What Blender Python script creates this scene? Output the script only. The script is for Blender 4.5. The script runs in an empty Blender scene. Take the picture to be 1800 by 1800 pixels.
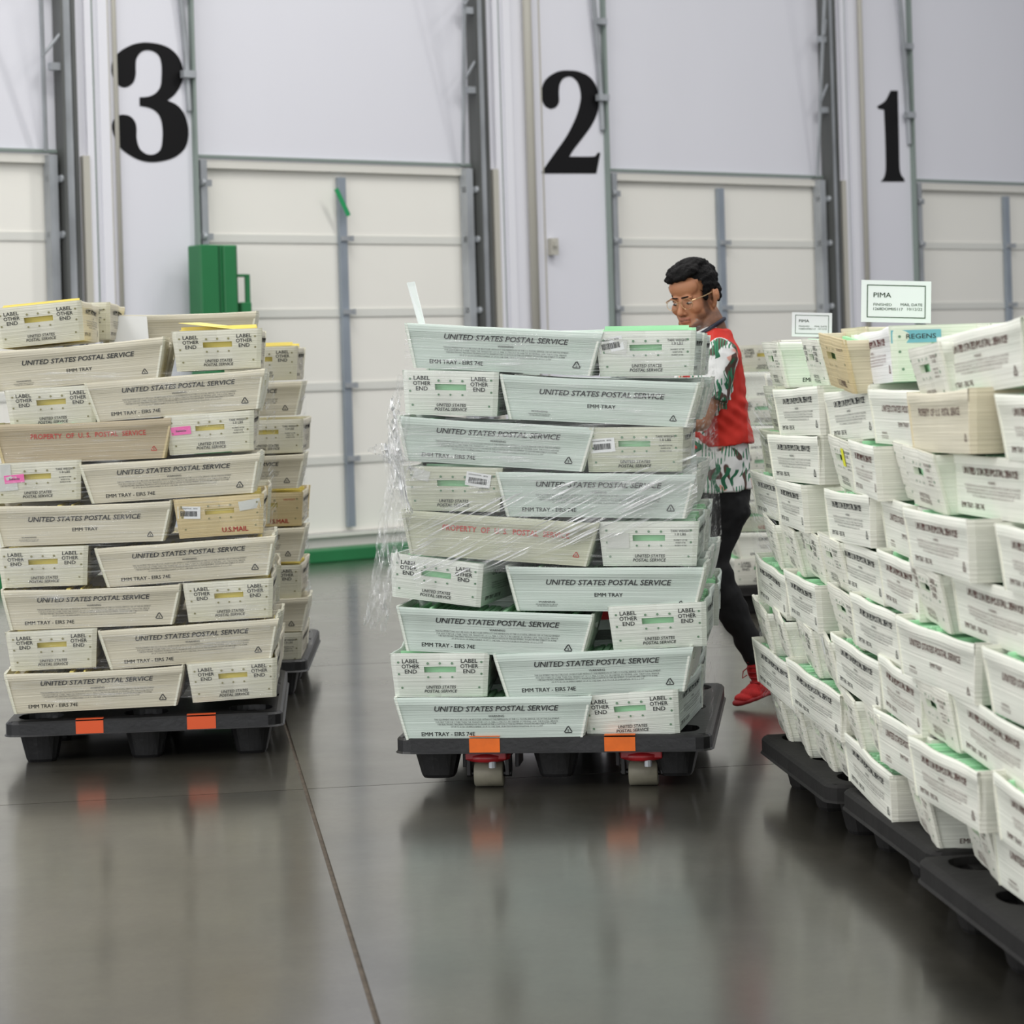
import bpy, bmesh, math, random
from mathutils import Vector, Matrix, noise
random.seed(7)
S = bpy.context.scene
COL = S.collection
# ------------------------------------------------------------ camera
F = 4200.0          # focal length in pixels of the 1800 px frame
CX, CY = 900.0, 650.0   # principal point
H = 1.33            # camera height
ROLL = math.radians(1.7)
CR, SR = math.cos(ROLL), math.sin(ROLL)
cam = bpy.data.cameras.new('camera'); camo = bpy.data.objects.new('camera', cam); COL.objects.link(camo)
cam.sensor_width = 36; cam.lens = F/1800*36
cam.shift_y = -(900-CY)/1800
camo.location = (0, 0, H)
camo.matrix_world = Matrix.Translation((0, 0, H)) @ Matrix.Rotation(math.radians(90), 4, 'X') @ Matrix.Rotation(-ROLL, 4, 'Z')
cam.clip_end = 200
cam.dof.use_dof = True; cam.dof.focus_distance = 7.6; cam.dof.aperture_fstop = 5.0
S.camera = camo
# ------------------------------------------------------------ light
S.view_settings.view_transform = 'Standard'; S.view_settings.look = 'None'
S.view_settings.exposure = 0.0; S.view_settings.gamma = 1.0; S.view_settings.use_curve_mapping = False
W = bpy.data.worlds.new('hall_air'); S.world = W; W.use_nodes = True
W.node_tree.nodes['Background'].inputs[0].default_value = (0.93, 0.95, 1.0, 1)
W.node_tree.nodes['Background'].inputs[1].default_value = 0.46
def area(name, loc, size, power, color=(1, 0.985, 0.95), rot=(0, 0, 0)):
    l = bpy.data.lights.new(name, 'AREA'); l.shape = 'RECTANGLE'; l.size, l.size_y = size; l.energy = power; l.color = color
    o = bpy.data.objects.new(name, l); o.location = loc; o.rotation_euler = rot; COL.objects.link(o); return o
for i, (x, y, p) in enumerate([(-5, -3, 260), (0, -3.4, 200), (5, -3, 160), (-5.5, 2.5, 150), (-1, 2.2, 90), (4.5, 2.5, 90), (-4, 8.2, 120), (0.2, 8.6, 120), (4.5, 8.2, 120), (-5.5, 12, 120), (-1.2, 13, 150), (3.2, 14.5, 170), (7.5, 14.5, 160)]):
    area('high_bay_light', (x, y, 8.5), (2.6, 0.5), p)

# unseen fill light added behind the camera to brighten the upright faces
area('rear_fill_light', (-4, -9, 3.0), (16, 3.4), 430, (0.97, 0.985, 1.0), (math.radians(90), 0, math.radians(0)))
area('left_fill_light', (-9, 3, 3.0), (8, 3.0), 430, (0.98, 0.99, 1.0), (math.radians(90), 0, math.radians(-90)))  # fill added from the left to lift the aisle faces of the right row
# ------------------------------------------------------------ colour / material helpers
def lin(c):
    return tuple(((v/255)/12.92 if v/255 <= .04045 else ((v/255+.055)/1.055)**2.4) for v in c)
def mat(name, rgb, rough=.5, metal=0., spec=.5, bump=None, var=None, streak=None):
    """procedural material; var=(amount, scale vec) mottles the colour, bump=(strength, scale vec)"""
    m = bpy.data.materials.new(name); m.use_nodes = True; nt = m.node_tree; N = nt.nodes; L = nt.links
    b = N['Principled BSDF']; c = lin(rgb)
    b.inputs['Base Color'].default_value = (*c, 1); b.inputs['Roughness'].default_value = rough
    b.inputs['Metallic'].default_value = metal; b.inputs['Specular IOR Level'].default_value = spec
    if var or bump:
        tc = N.new('ShaderNodeTexCoord')
    if var:
        mp = N.new('ShaderNodeMapping'); mp.inputs['Scale'].default_value = var[1]; L.new(tc.outputs['Object'], mp.inputs[0])
        nz = N.new('ShaderNodeTexNoise'); nz.inputs['Scale'].default_value = 1; nz.inputs['Detail'].default_value = 5; L.new(mp.outputs[0], nz.inputs[0])
        cr = N.new('ShaderNodeValToRGB'); cr.color_ramp.elements[0].position = .32; cr.color_ramp.elements[1].position = .68
        cr.color_ramp.elements[0].color = (*[v*(1-var[0]) for v in c], 1); cr.color_ramp.elements[1].color = (*[min(1, v*(1+var[0]*.6)) for v in c], 1)
        L.new(nz.outputs[0], cr.inputs[0]); L.new(cr.outputs[0], b.inputs['Base Color'])
    if bump:
        mp2 = N.new('ShaderNodeMapping'); mp2.inputs['Scale'].default_value = bump[1]; L.new(tc.outputs['Object'], mp2.inputs[0])
        n2 = N.new('ShaderNodeTexNoise'); n2.inputs['Scale'].default_value = 1; n2.inputs['Detail'].default_value = 3; L.new(mp2.outputs[0], n2.inputs[0])
        bp = N.new('ShaderNodeBump'); bp.inputs['Strength'].default_value = bump[0]; bp.inputs['Distance'].default_value = .004
        L.new(n2.outputs[0], bp.inputs['Height']); L.new(bp.outputs[0], b.inputs['Normal'])
    return m

M = {}
M['wall'] = mat('painted_wall', (226, 226, 233), .45, var=(.03, (.6, .6, .3)))
M['door'] = mat('door_skin', (240, 238, 230), .5, var=(.02, (1, 1, 1)))
M['trim_white'] = mat('white_trim', (232, 232, 238), .4)
M['joint_grey'] = mat('joint_grey', (222, 222, 215), .5)
M['steel_dark'] = mat('dark_track_steel', (98, 100, 98), .5, .3, var=(.3, (6, 6, .8)))
M['steel'] = mat('galvanised_steel', (168, 172, 176), .45, .3, var=(.2, (5, 5, 3)))
M['stile'] = mat('blue_grey_stile', (156, 165, 175), .45, .4, var=(.15, (5, 5, 2)))
M['beige'] = mat('beige_conduit', (190, 187, 176), .5)
M['line_green'] = mat('grey_green_seal', (136, 148, 142), .6)
M['black_vinyl'] = mat('black_vinyl', (10, 9, 11), .5, spec=.25)
M['green'] = mat('green_paint', (36, 118, 68), .45, var=(.12, (3, 3, 1.5)))
M['green_dark'] = mat('dark_green_paint', (14, 84, 44), .45)
M['green_tape'] = mat('green_tape', (30, 150, 90), .5)
M['cream_steel'] = mat('cream_steel', (222, 220, 212), .5)
M['black_plastic'] = mat('black_pallet_plastic', (26, 26, 27), .42, var=(.35, (9, 9, 9)), bump=(.3, (60, 60, 60)))
M['black_old'] = mat('worn_pallet_plastic', (29, 28, 27), .75, spec=.3, var=(.3, (7, 7, 7)), bump=(.35, (40, 40, 40)))
M['orange'] = mat('orange_tape', (225, 105, 22), .5, var=(.12, (20, 20, 20)))
M['orange_red'] = mat('faded_orange_tape', (222, 88, 40), .5)
M['red_paint'] = mat('red_jack_paint', (160, 28, 34), .35, var=(.25, (14, 14, 14)))
M['roller'] = mat('tan_roller', (128, 124, 108), .6, var=(.15, (20, 20, 20)))
M['bolt'] = mat('dark_steel', (45, 44, 44), .4, .7)
M['ink'] = mat('black_print', (52, 54, 54), .6)
M['ink_soft'] = mat('grey_print', (92, 96, 94), .6)
M['ink_red'] = mat('red_print', (186, 62, 54), .6)
M['ink_maroon'] = mat('maroon_print', (98, 42, 42), .6)
M['ink_brown'] = mat('brown_print', (92, 62, 56), .6)
M['paper'] = mat('white_paper', (236, 238, 238), .6)
M['paper_old'] = mat('dull_label_paper', (212, 214, 208), .6)
M['pink'] = mat('pink_sticker', (250, 116, 186), .6)
M['blue'] = mat('blue_sticker', (122, 186, 200), .6)
M['yellow'] = mat('yellow_sticker', (222, 222, 40), .6)
M['frame_green'] = mat('green_frame_print', (58, 84, 58), .6)
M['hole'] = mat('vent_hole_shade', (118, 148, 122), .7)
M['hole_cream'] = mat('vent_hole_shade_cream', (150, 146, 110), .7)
def corr(name, rgb, dark, streak=.09, rough=.42):
    """corrugated plastic: fine horizontal flutes in colour and relief (object z)"""
    m = mat(name, rgb, rough, bump=(.55, (2.5, 2.5, 260)), var=(streak, (1.3, 1.3, 190)))
    nt = m.node_tree; N = nt.nodes; L = nt.links; b = N['Principled BSDF']
    old = b.inputs['Base Color'].links[0].from_socket
    tc = N.new('ShaderNodeTexCoord'); nz = N.new('ShaderNodeTexNoise'); nz.inputs['Scale'].default_value = 9; nz.inputs['Detail'].default_value = 4
    L.new(tc.outputs['Object'], nz.inputs[0]); cr = N.new('ShaderNodeValToRGB')
    cr.color_ramp.elements[0].position = .35; cr.color_ramp.elements[1].position = .62
    mx = N.new('ShaderNodeMix'); mx.data_type = 'RGBA'; L.new(nz.outputs[0], cr.inputs[0]); 
    mul = N.new('ShaderNodeMath'); mul.operation = 'MULTIPLY'; mul.inputs[1].default_value = .3
    inv = N.new('ShaderNodeMath'); inv.operation = 'SUBTRACT'; inv.inputs[0].default_value = 1; L.new(cr.outputs[0], inv.inputs[1]); L.new(inv.outputs[0], mul.inputs[0])
    L.new(mul.outputs[0], mx.inputs['Factor']); L.new(old, mx.inputs[6]); mx.inputs[7].default_value = (*lin(dark), 1)
    L.new(mx.outputs[2], b.inputs['Base Color']); return m
TINT = {  # side skin, end skin, mail
    'mint': (corr('mint_fluted_plastic', (200, 211, 203), (184, 204, 190)), corr('pale_green_end_plastic', (226, 229, 220), (200, 216, 198), .04), mat('green_envelopes', (176, 228, 184), .7, var=(.15, (60, 3, 3)))),
    'cream': (corr('cream_fluted_plastic', (209, 203, 183), (198, 189, 160)), corr('cream_end_plastic', (226, 224, 208), (206, 204, 166), .04), mat('yellow_envelopes', (238, 222, 128), .7, var=(.15, (60, 3, 3)))),
    'white': (corr('white_fluted_plastic', (238, 238, 226), (220, 230, 214)), corr('white_end_plastic', (232, 231, 218), (216, 218, 200), .05), mat('mint_envelopes', (184, 238, 194), .7, var=(.15, (60, 3, 3)))),
    'brown': (corr('aged_tan_plastic', (184, 170, 142), (168, 152, 124)), corr('aged_tan_end_plastic', (206, 190, 148), (186, 168, 120), .06), None),
    'olive': (corr('aged_olive_plastic', (196, 198, 176), (180, 184, 158)), corr('aged_olive_end_plastic', (206, 208, 190), (188, 192, 168), .06), None),
    'tan': (corr('yellowed_plastic', (222, 212, 184), (206, 196, 164)), corr('yellowed_end_plastic', (214, 196, 152), (196, 176, 128), .06), None),
    'sand': (corr('sandy_plastic', (226, 219, 196), (212, 204, 178)), corr('sandy_end_plastic', (222, 212, 184), (206, 196, 164), .06), None),
    'bright': (corr('new_white_plastic', (244, 244, 242), (232, 236, 234), .03), corr('new_white_end_plastic', (236, 238, 222), (226, 232, 214), .02), None),
}
# ------------------------------------------------------------ mesh helpers
def mesh(name, V, Fc, m, smooth=False):
    me = bpy.data.meshes.new(name); me.from_pydata([tuple(v) for v in V], [], Fc); me.materials.append(m)
    if smooth:
        me.polygons.foreach_set('use_smooth', [True]*len(me.polygons))
    me.update(); return me
def obj(name, me, parent=None, mw=None):
    o = bpy.data.objects.new(name, me); COL.objects.link(o)
    if parent: o.parent = parent
    if mw is not None: o.matrix_world = mw
    return o
def tag(o, label=None, cat=None, group=None, kind=None):
    if label: o['label'] = label
    if cat: o['category'] = cat
    if group: o['group'] = group
    if kind: o['kind'] = kind
    return o
def empty(name, mw=None):
    o = bpy.data.objects.new(name, None); COL.objects.link(o); o.empty_display_size = .1
    if mw is not None: o.matrix_world = mw
    return o
class MB:
    def __init__(s): s.V = []; s.F = []
    def add(s, V, Fc):
        n = len(s.V); s.V += [Vector(v) for v in V]; s.F += [tuple(i+n for i in f) for f in Fc]
    def box(s, c, d, R=None):
        x, y, z = [v/2 for v in d]; P = [Vector((a*x, b*y, e*z)) for a in (-1, 1) for b in (-1, 1) for e in (-1, 1)]
        if R is not None: P = [R @ p for p in P]
        s.add([p+Vector(c) for p in P], [(0, 1, 3, 2), (4, 6, 7, 5), (0, 4, 5, 1), (2, 3, 7, 6), (0, 2, 6, 4), (1, 5, 7, 3)])
    def tube(s, pts, r, n=8, cap=True):
        pts = [Vector(p) for p in pts]; rs = r if isinstance(r, (list, tuple)) else [r]*len(pts); rings = []
        for i, p in enumerate(pts):
            d = (pts[min(i+1, len(pts)-1)]-pts[max(i-1, 0)]).normalized()
            a = d.orthogonal().normalized() if i == 0 else (pa-d*pa.dot(d)).normalized()
            pa = a; b = d.cross(a)
            rings.append([p+(a*math.cos(2*math.pi*k/n)+b*math.sin(2*math.pi*k/n))*rs[i] for k in range(n)])
        Fc = []
        for i in range(len(pts)-1):
            for k in range(n):
                k2 = (k+1) % n; Fc.append((i*n+k, i*n+k2, (i+1)*n+k2, (i+1)*n+k))
        if cap: Fc += [tuple(range(n))[::-1], tuple((len(pts)-1)*n+k for k in range(n))]
        s.add([v for r_ in rings for v in r_], Fc)
    def lathe(s, c, prof, n=20, axis=Vector((0, 0, 1))):
        q = axis.to_track_quat('Z', 'Y'); V = []; Fc = []
        for r, z in prof:
            V += [Vector(c)+q @ Vector((r*math.cos(2*math.pi*k/n), r*math.sin(2*math.pi*k/n), z)) for k in range(n)]
        for i in range(len(prof)-1):
            for k in range(n):
                k2 = (k+1) % n; Fc.append((i*n+k, i*n+k2, (i+1)*n+k2, (i+1)*n+k))
        Fc += [tuple(range(n))[::-1], tuple((len(prof)-1)*n+k for k in range(n))]
        s.add(V, Fc)
    def mesh(s, name, m, smooth=False): return mesh(name, s.V, s.F, m, smooth)
def bevel(me, w, seg=2):
    bm = bmesh.new(); bm.from_mesh(me); bmesh.ops.bevel(bm, geom=bm.edges[:], offset=w, segments=seg, affect='EDGES', profile=.6)
    bm.to_mesh(me); bm.free(); return me
_tc = {}
def text2d(s, size, width=None, shear=0., bold=.0, res=2, align='CENTER', space=1.):
    """letters as flat triangles: (list of (a, b), faces); centred on the cap height"""
    k = (s, size, width, shear, bold, res, align, space)
    if k in _tc: return _tc[k]
    cu = bpy.data.curves.new('lettering', 'FONT'); cu.body = s; cu.size = size; cu.shear = shear; cu.offset = 0 if 'M' in s else bold*size   # the M outline breaks when offset
    cu.resolution_u = res; cu.align_x = align; cu.space_line = .9; cu.space_character = space; cu.fill_mode = 'FRONT'
    o = bpy.data.objects.new('lettering', cu); COL.objects.link(o)
    dg = bpy.context.evaluated_depsgraph_get(); me = o.evaluated_get(dg).to_mesh()
    P = [(v.co.x, v.co.y) for v in me.vertices]; Fc = [tuple(p.vertices) for p in me.polygons]
    o.to_mesh_clear() if False else None
    bpy.data.objects.remove(o); bpy.data.curves.remove(cu)
    x0 = min(p[0] for p in P); x1 = max(p[0] for p in P); y0 = min(p[1] for p in P); y1 = max(p[1] for p in P)
    f = width/(x1-x0) if width else 1.
    if align == 'LEFT': P = [((p[0]-x0)*f, p[1]-(y0+y1)/2) for p in P]
    elif align == 'RIGHT': P = [((p[0]-x1)*f, p[1]-(y0+y1)/2) for p in P]
    else: P = [((p[0]-(x0+x1)/2)*f, p[1]-(y0+y1)/2) for p in P]
    if 'M' in s and bold and res:
        n = len(P); d = max(bold, .012)*size; P0 = P; F0 = Fc; P = []; Fc = []
        for q, (dx, dy) in enumerate(((-d, 0), (0, d*.5), (d, 0), (0, -d*.5))): P += [(a+dx, b+dy) for a, b in P0]; Fc += [tuple(i+q*n for i in f) for f in F0]
    _tc[k] = (P, Fc); return _tc[k]
class Print:
    """flat lettering collected in panel coordinates (a right, b up)"""
    def __init__(s): s.P = []; s.F = []
    def add(s, P, Fc, a=0, b=0):
        n = len(s.P); s.P += [(p[0]+a, p[1]+b) for p in P]; s.F += [tuple(i+n for i in f) for f in Fc]
    def t(s, txt, size, a, b, **k): s.add(*text2d(txt, size, **k), a, b)
    def rect(s, a0, b0, a1, b1): s.add([(a0, b0), (a1, b0), (a1, b1), (a0, b1)], [(0, 1, 2, 3)])
    def line(s, p, q, w):
        d = Vector((q[0]-p[0], q[1]-p[1])); n = Vector((-d.y, d.x)).normalized()*w/2; p = Vector(p); q = Vector(q)
        s.add([p-n, q-n, q+n, p+n], [(0, 1, 2, 3)])
    def disc(s, a, b, r, n=8): s.add([(a+r*math.cos(2*math.pi*k/n), b+r*math.sin(2*math.pi*k/n)) for k in range(n)], [tuple(range(n))])
    def frame(s, a0, b0, a1, b1, w):
        s.rect(a0, b0, a1, b0+w); s.rect(a0, b1-w, a1, b1); s.rect(a0, b0+w, a0+w, b1-w); s.rect(a1-w, b0+w, a1, b1-w)
    def recycle(s, a, b, r):
        V = [(a+r*math.cos(math.radians(90+120*k)), b+r*math.sin(math.radians(90+120*k))) for k in range(3)]
        for k in range(3):
            p, q = Vector(V[k]), Vector(V[(k+1) % 3]); s.line(p.lerp(q, .1), p.lerp(q, .95), r*.22)
        s.t('5', r*.75, a, b-r*.05, bold=.02)

def unroll(px, py):
    u, v = px-CX, CY-py
    return u*CR+v*SR, -u*SR+v*CR
def at(px, py, D):
    """world point that lies at depth D (metres in front of the camera) at that place of the photo"""
    u, v = unroll(px, py); return Vector((u*D/F, D, H+v*D/F))
def onfloor(px, py):
    u, v = unroll(px, py); D = -H*F/v; return Vector((u*D/F, D, 0))
# ------------------------------------------------------------ setting: dock wall
W0 = Vector((-2.183, 16.67, 0)); WT = Vector((.8025, .5967, 0)).normalized(); WN = Vector((WT.y, -WT.x, 0))   # WN points to the hall
def wallpt(px, py):
    u, v = unroll(px, py); k = u/F
    t = (W0.y*k-W0.x)/(WT.x-WT.y*k); D = W0.y+WT.y*t
    return t, H+v*D/F
WM = Matrix(((WT.x, -WN.x, 0, W0.x), (WT.y, -WN.y, 0, W0.y), (0, 0, 1, 0), (0, 0, 0, 1)))   # local x along wall, local y into the wall, -y to hall
doors = {'4': (wallpt(-420, 350)[0], wallpt(112, 350)[0]), '3': (wallpt(345, 350)[0], wallpt(838, 350)[0]),
         '2': (wallpt(1068, 350)[0], wallpt(1455, 350)[0]), '1': (wallpt(1605, 350)[0], wallpt(1605, 350)[0]+2.45)}
HZ = 2.86
def wstruct(name, mb, m, parent=None, kind=True, sm=False):
    o = obj(name, mb.mesh(name, m, sm) if isinstance(mb, MB) else mb, parent)
    if parent is None: o.matrix_world = WM
    if kind and parent is None: o['kind'] = 'structure'
    return o
wl = MB()
edges = sorted(doors.values())
prev = -8.
for a, b in edges + [(14., 14.)]:
    wl.box(((prev+a)/2, .1, 4.5), (a-prev, .2, 9)); prev = b
for a, b in edges: wl.box(((a+b)/2, .12, (HZ+.04+9)/2), (b-a, .16, 9-HZ-.04))
wstruct('wall_back', wl, M['wall'])
for dn, (a, b) in doors.items():
    e = empty('door_'+dn, WM @ Matrix.Translation(((a+b)/2, 0, 0))); e['kind'] = 'structure'
    w = b-a; ph = .536; z0 = HZ-5*ph
    for k in range(5):
        p = MB(); p.box((0, .1, z0+ph*(k+.5)), (w-.06, .05, ph-.012)); wstruct('door_panel', bevel(p.mesh('door_panel', M['door']), .008), None, e)
        if k:
            r = MB(); r.box((0, .071, z0+ph*k), (w-.08, .008, .05)); r.box((0, .068, z0+ph*k-.03), (w-.08, .006, .008)); wstruct('joint_rail', r, M['joint_grey'], e)
    p = MB(); p.box((0, .085, (z0+.02)/2), (w-.06, .05, z0-.02)); p.box((0, .05, z0-.01), (w-.06, .04, .025)); wstruct('bottom_seal', p, M['cream_steel'], e)
    g = MB(); g.box((0, .04, HZ+.03), (w, .05, .022)); wstruct('header_seal', g, M['line_green'], e)
    g = MB(); g.box((0, .05, HZ-.02), (w-.05, .04, .06)); wstruct('header_bar', g, M['cream_steel'], e)
    st = MB(); st.box((.02, .045, (HZ-.08+z0+.03)/2), (.06, .04, HZ-.1-z0-.03)); wstruct('centre_stile', st, M['stile'], e)
    for k in range(1, 5):
        hg = MB(); hg.box((.04, .02, z0+ph*k), (.09, .025, .035)); hg.tube([(.08, .005, z0+ph*k-.02), (.08, .005, z0+ph*k+.02)], .012); wstruct('hinge', hg, M['steel'], e)
    # right hand track: dark steel channel that goes on up the wall; left hand: slim angle
    tr = MB(); x = w/2
    tr.box((x-.02, -.03, 4.4), (.02, .12, 8.8)); tr.box((x+.075, -.03, 4.4), (.03, .07, 8.8)); wstruct('door_track', tr, M['steel_dark'], e)
    tr = MB(); tr.box((x+.02, -.05, 4.4), (.07, .02, 8.8)); wstruct('track_face', tr, M['steel'], e)
    tr = MB(); tr.box((x-.085, .01, HZ/2), (.06, .09, HZ)); wstruct('track_angle', tr, M['steel'], e)
    tr = MB(); tr.box((x+.155, -.02, HZ/2), (.05, .05, HZ)); wstruct('jamb_guard', tr, M['beige'], e)
    tl = MB(); tl.box((-x-.012, -.02, 4.4), (.02, .06, 8.8)); wstruct('door_track', tl, M['line_green'], e)
    tl = MB(); tl.box((-x+.045, .0, HZ/2), (.05, .08, HZ)); wstruct('track_angle', tl, M['steel'], e)
    for sx in (-1, 1):
        for k in range(6):
            zz = z0+ph*k if k < 5 else HZ-.16
            if k == 0: continue
            rl = MB(); cxr = sx*(x-.06); rl.box((cxr, .0, zz), (.11, .05, .045)); rl.lathe((cxr+sx*.03, -.05, zz), [(.02, -.015), (.026, -.01), (.026, .01), (.02, .015)], 10, Vector((1, 0, 0)))
            wstruct('roller_bracket', rl, M['steel'], e)
        for zz in (3.45, 4.05, 4.65):
            rl = MB(); rl.box((sx*x-.05 if sx > 0 else sx*x-.06, -.05, zz), (.10, .05, .05)); wstruct('track_bracket', rl, M['steel'], e)
    # lift cable rail that leans out beside the right track, with short struts
    cb = MB(); cb.tube([(x-.13, -.02, HZ+.03), (x-.2, -.16, 3.6), (x-.32, -.4, 4.7), (x-.4, -.6, 6)], .016, 6)
    for zz, xx, yy in ((3.55, -.2, -.15), (4.1, -.27, -.29), (4.7, -.32, -.4)): cb.tube([(x+xx, yy, zz-.05), (x-.02, -.06, zz+.12)], .012, 6)
    wstruct('cable_rail', cb, M['steel'], e)
    cb = MB(); cb.tube([(-x-.045, -.02, 3.2), (-x-.07, -.03, 3.7), (-x-.13, -.05, 4.3), (-x-.22, -.08, 4.9), (-x-.4, -.1, 6)], .02, 8); wstruct('cable_rail', cb, M['steel'], e)
    # pier trims to the right of the door
    cd, cw, tb = {'3': (.50, .035, .64), '2': (.42, .022, .30), '1': (.5, .03, .64), '4': (.405, .016, .36)}[dn]
    for nm, dx, wd, dp, mt in (('trim_strip', .20, .05, .03, 'trim_white'), ('seal_line', .235, .014, .02, 'line_green'), ('trim_strip', .32, .07, .012, 'trim_white'), ('thin_bead', tb, .008, .01, 'beige')):
        q = MB(); q.box((x+dx, -dp/2, 4.4), (wd, dp, 8.8)); wstruct(nm, q, M[mt], e)
    q = MB(); q.tube([(x+cd, -cw*1.1, 0.02), (x+cd, -cw*1.1, 8.7)], cw, 12); wstruct('wall_conduit', q.mesh('wall_conduit', M['beige'], True), None, e)
# green kerb along the foot of the doors
for nm, (a, b) in doors.items():
    g = MB(); g.box(((a+b)/2, -.14, .045), (b-a+.1, .22, .09)); o = wstruct('trim_'+nm, bevel(g.mesh('dock_kerb', M['green']), .01), None)
# tape and small switch
g = MB(); t, z = wallpt(598, 356); g.box((t, -.0, z), (.035, .004, .22), Matrix.Rotation(math.radians(-28), 3, 'Y')); o = wstruct('tape_strip', g, M['green_tape'], kind=False); o.location = o.location+WN*.03
tag(o, 'short green tape strip stuck slanting on the centre bar of a dock door', 'tape')
g = MB(); t, z = wallpt(968, 434); g.box((t, -.03, z), (.06, .06, .13)); g.box((t-.01, -.075, z+.02), (.025, .03, .04)); o = wstruct('wall_switch', g, M['beige'], kind=False); tag(o, 'small beige switch box on the pier below the number two', 'switch')
# painted numbers as vinyl figures
def digit(name, pts, ox, label):
    P = []
    n = len(pts)
    for i in range(n):                                      # rounded outline
        p0, p1, p2, p3 = [Vector(pts[(i+k) % n]) for k in (-1, 0, 1, 2)]
        c1 = (p1-p0).angle(p2-p1, 0) < .75; c2 = (p2-p1).angle(p3-p2, 0) < .75
        for s in range(4):
            t = s/4; m1 = (p2-p0)*.5 if c1 else (p2-p1); m2 = (p3-p1)*.5 if c2 else (p2-p1)
            P.append((2*t**3-3*t**2+1)*p1+(t**3-2*t**2+t)*m1+(-2*t**3+3*t**2)*p2+(t**3-t**2)*m2)
    Q = [wallpt(ox+p.x/3.2143, p.y/3.2143) for p in P]
    bm = bmesh.new(); vs = [bm.verts.new((a, -.001, b)) for a, b in Q]; f = bm.faces.new(vs)
    r = bmesh.ops.extrude_face_region(bm, geom=[f]); bmesh.ops.translate(bm, vec=(0, -.004, 0), verts=[g for g in r['geom'] if isinstance(g, bmesh.types.BMVert)])
    bmesh.ops.triangulate(bm, faces=bm.faces[:]); bmesh.ops.recalc_face_normals(bm, faces=bm.faces[:])
    me = bpy.data.meshes.new(name); bm.to_mesh(me); bm.free(); me.materials.append(M['black_vinyl'])
    tag(obj(name, me, None, WM), label, 'number')
digit('dock_number', [(830,240),(900,250),(960,275),(1005,320),(1030,380),(1032,440),(1015,490),(985,535),(945,568),(1000,595),(1040,645),(1060,710),(1062,775),(1045,835),(1000,880),(940,905),(860,916),(790,905),(730,875),(680,835),(648,780),(632,720),(640,680),(665,655),(695,648),(735,658),(762,690),(770,730),(770,780),(785,835),(815,865),(850,875),(885,865),(908,840),(917,790),(917,720),(905,665),(880,630),(840,608),(788,598),(788,550),(840,545),(880,525),(905,490),(912,440),(912,370),(900,320),(870,292),(830,283),(795,295),(770,330),(765,370),(765,420),(752,465),(720,490),(685,490),(650,460),(630,410),(632,360),(650,320),(685,285),(740,255),(785,243)], 0, 'big black serif number 3 on the left white pier')
digit('dock_number', [(1410,398),(1470,405),(1530,435),(1568,490),(1582,560),(1572,640),(1540,710),(1490,780),(1440,845),(1415,885),(1540,885),(1565,880),(1577,862),(1590,864),(1568,980),(1265,980),(1265,965),(1330,870),(1400,770),(1450,670),(1475,590),(1480,530),(1465,470),(1435,438),(1410,433),(1380,445),(1360,480),(1356,530),(1357,575),(1340,605),(1310,616),(1280,600),(1260,560),(1258,510),(1275,460),(1310,425),(1360,402)], 560, 'big black serif number 2 on the middle white pier')
digit('dock_number', [(1045,512),(1085,512),(1088,640),(1092,800),(1095,940),(1103,985),(1120,1010),(1124,1026),(990,1026),(1005,1008),(1015,980),(1018,930),(1015,780),(1008,620),(975,614),(970,600),(1010,575),(1030,545)], 1240, 'big black serif number 1 on the right white pier')
# green steel guard column by door 3
gp = empty('guard_post', WM @ Matrix.Translation((wallpt(350, 500)[0], -.22, 0))); tag(gp, 'tall green steel guard column standing behind the left cream stack', 'post')
z1 = wallpt(350, 435)[1]
def gpart(nm, boxes, m, bv=.006):
    q = MB()
    for c, d in boxes: q.box(c, d)
    me = bevel(q.mesh(nm, m), bv, 1); o = obj(nm, me); o.parent = gp; return o
gpart('column', [((-.01, 0, z1/2), (.30, .16, z1))], M['green'])
gpart('front_plate', [((-.09, -.09, z1/2), (.14, .02, z1)), ((.07, -.09, z1/2), (.10, .02, z1-.01))], M['green'])
gpart('seam', [((-.01, -.083, z1/2), (.012, .008, z1-.01)), ((.125, -.083, z1/2), (.012, .008, z1-.01))], M['green_dark'], .001)
gpart('handle_bracket', [((.20, -.04, z1-.21), (.09, .03, .02)), ((.235, -.04, z1-.30), (.035, .03, .2)), ((.21, -.04, z1-.62), (.08, .06, .45))], M['green'])
gpart('foot_plate', [((0, 0, .01), (.42, .3, .02))], M['green_dark'], .002)
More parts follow.
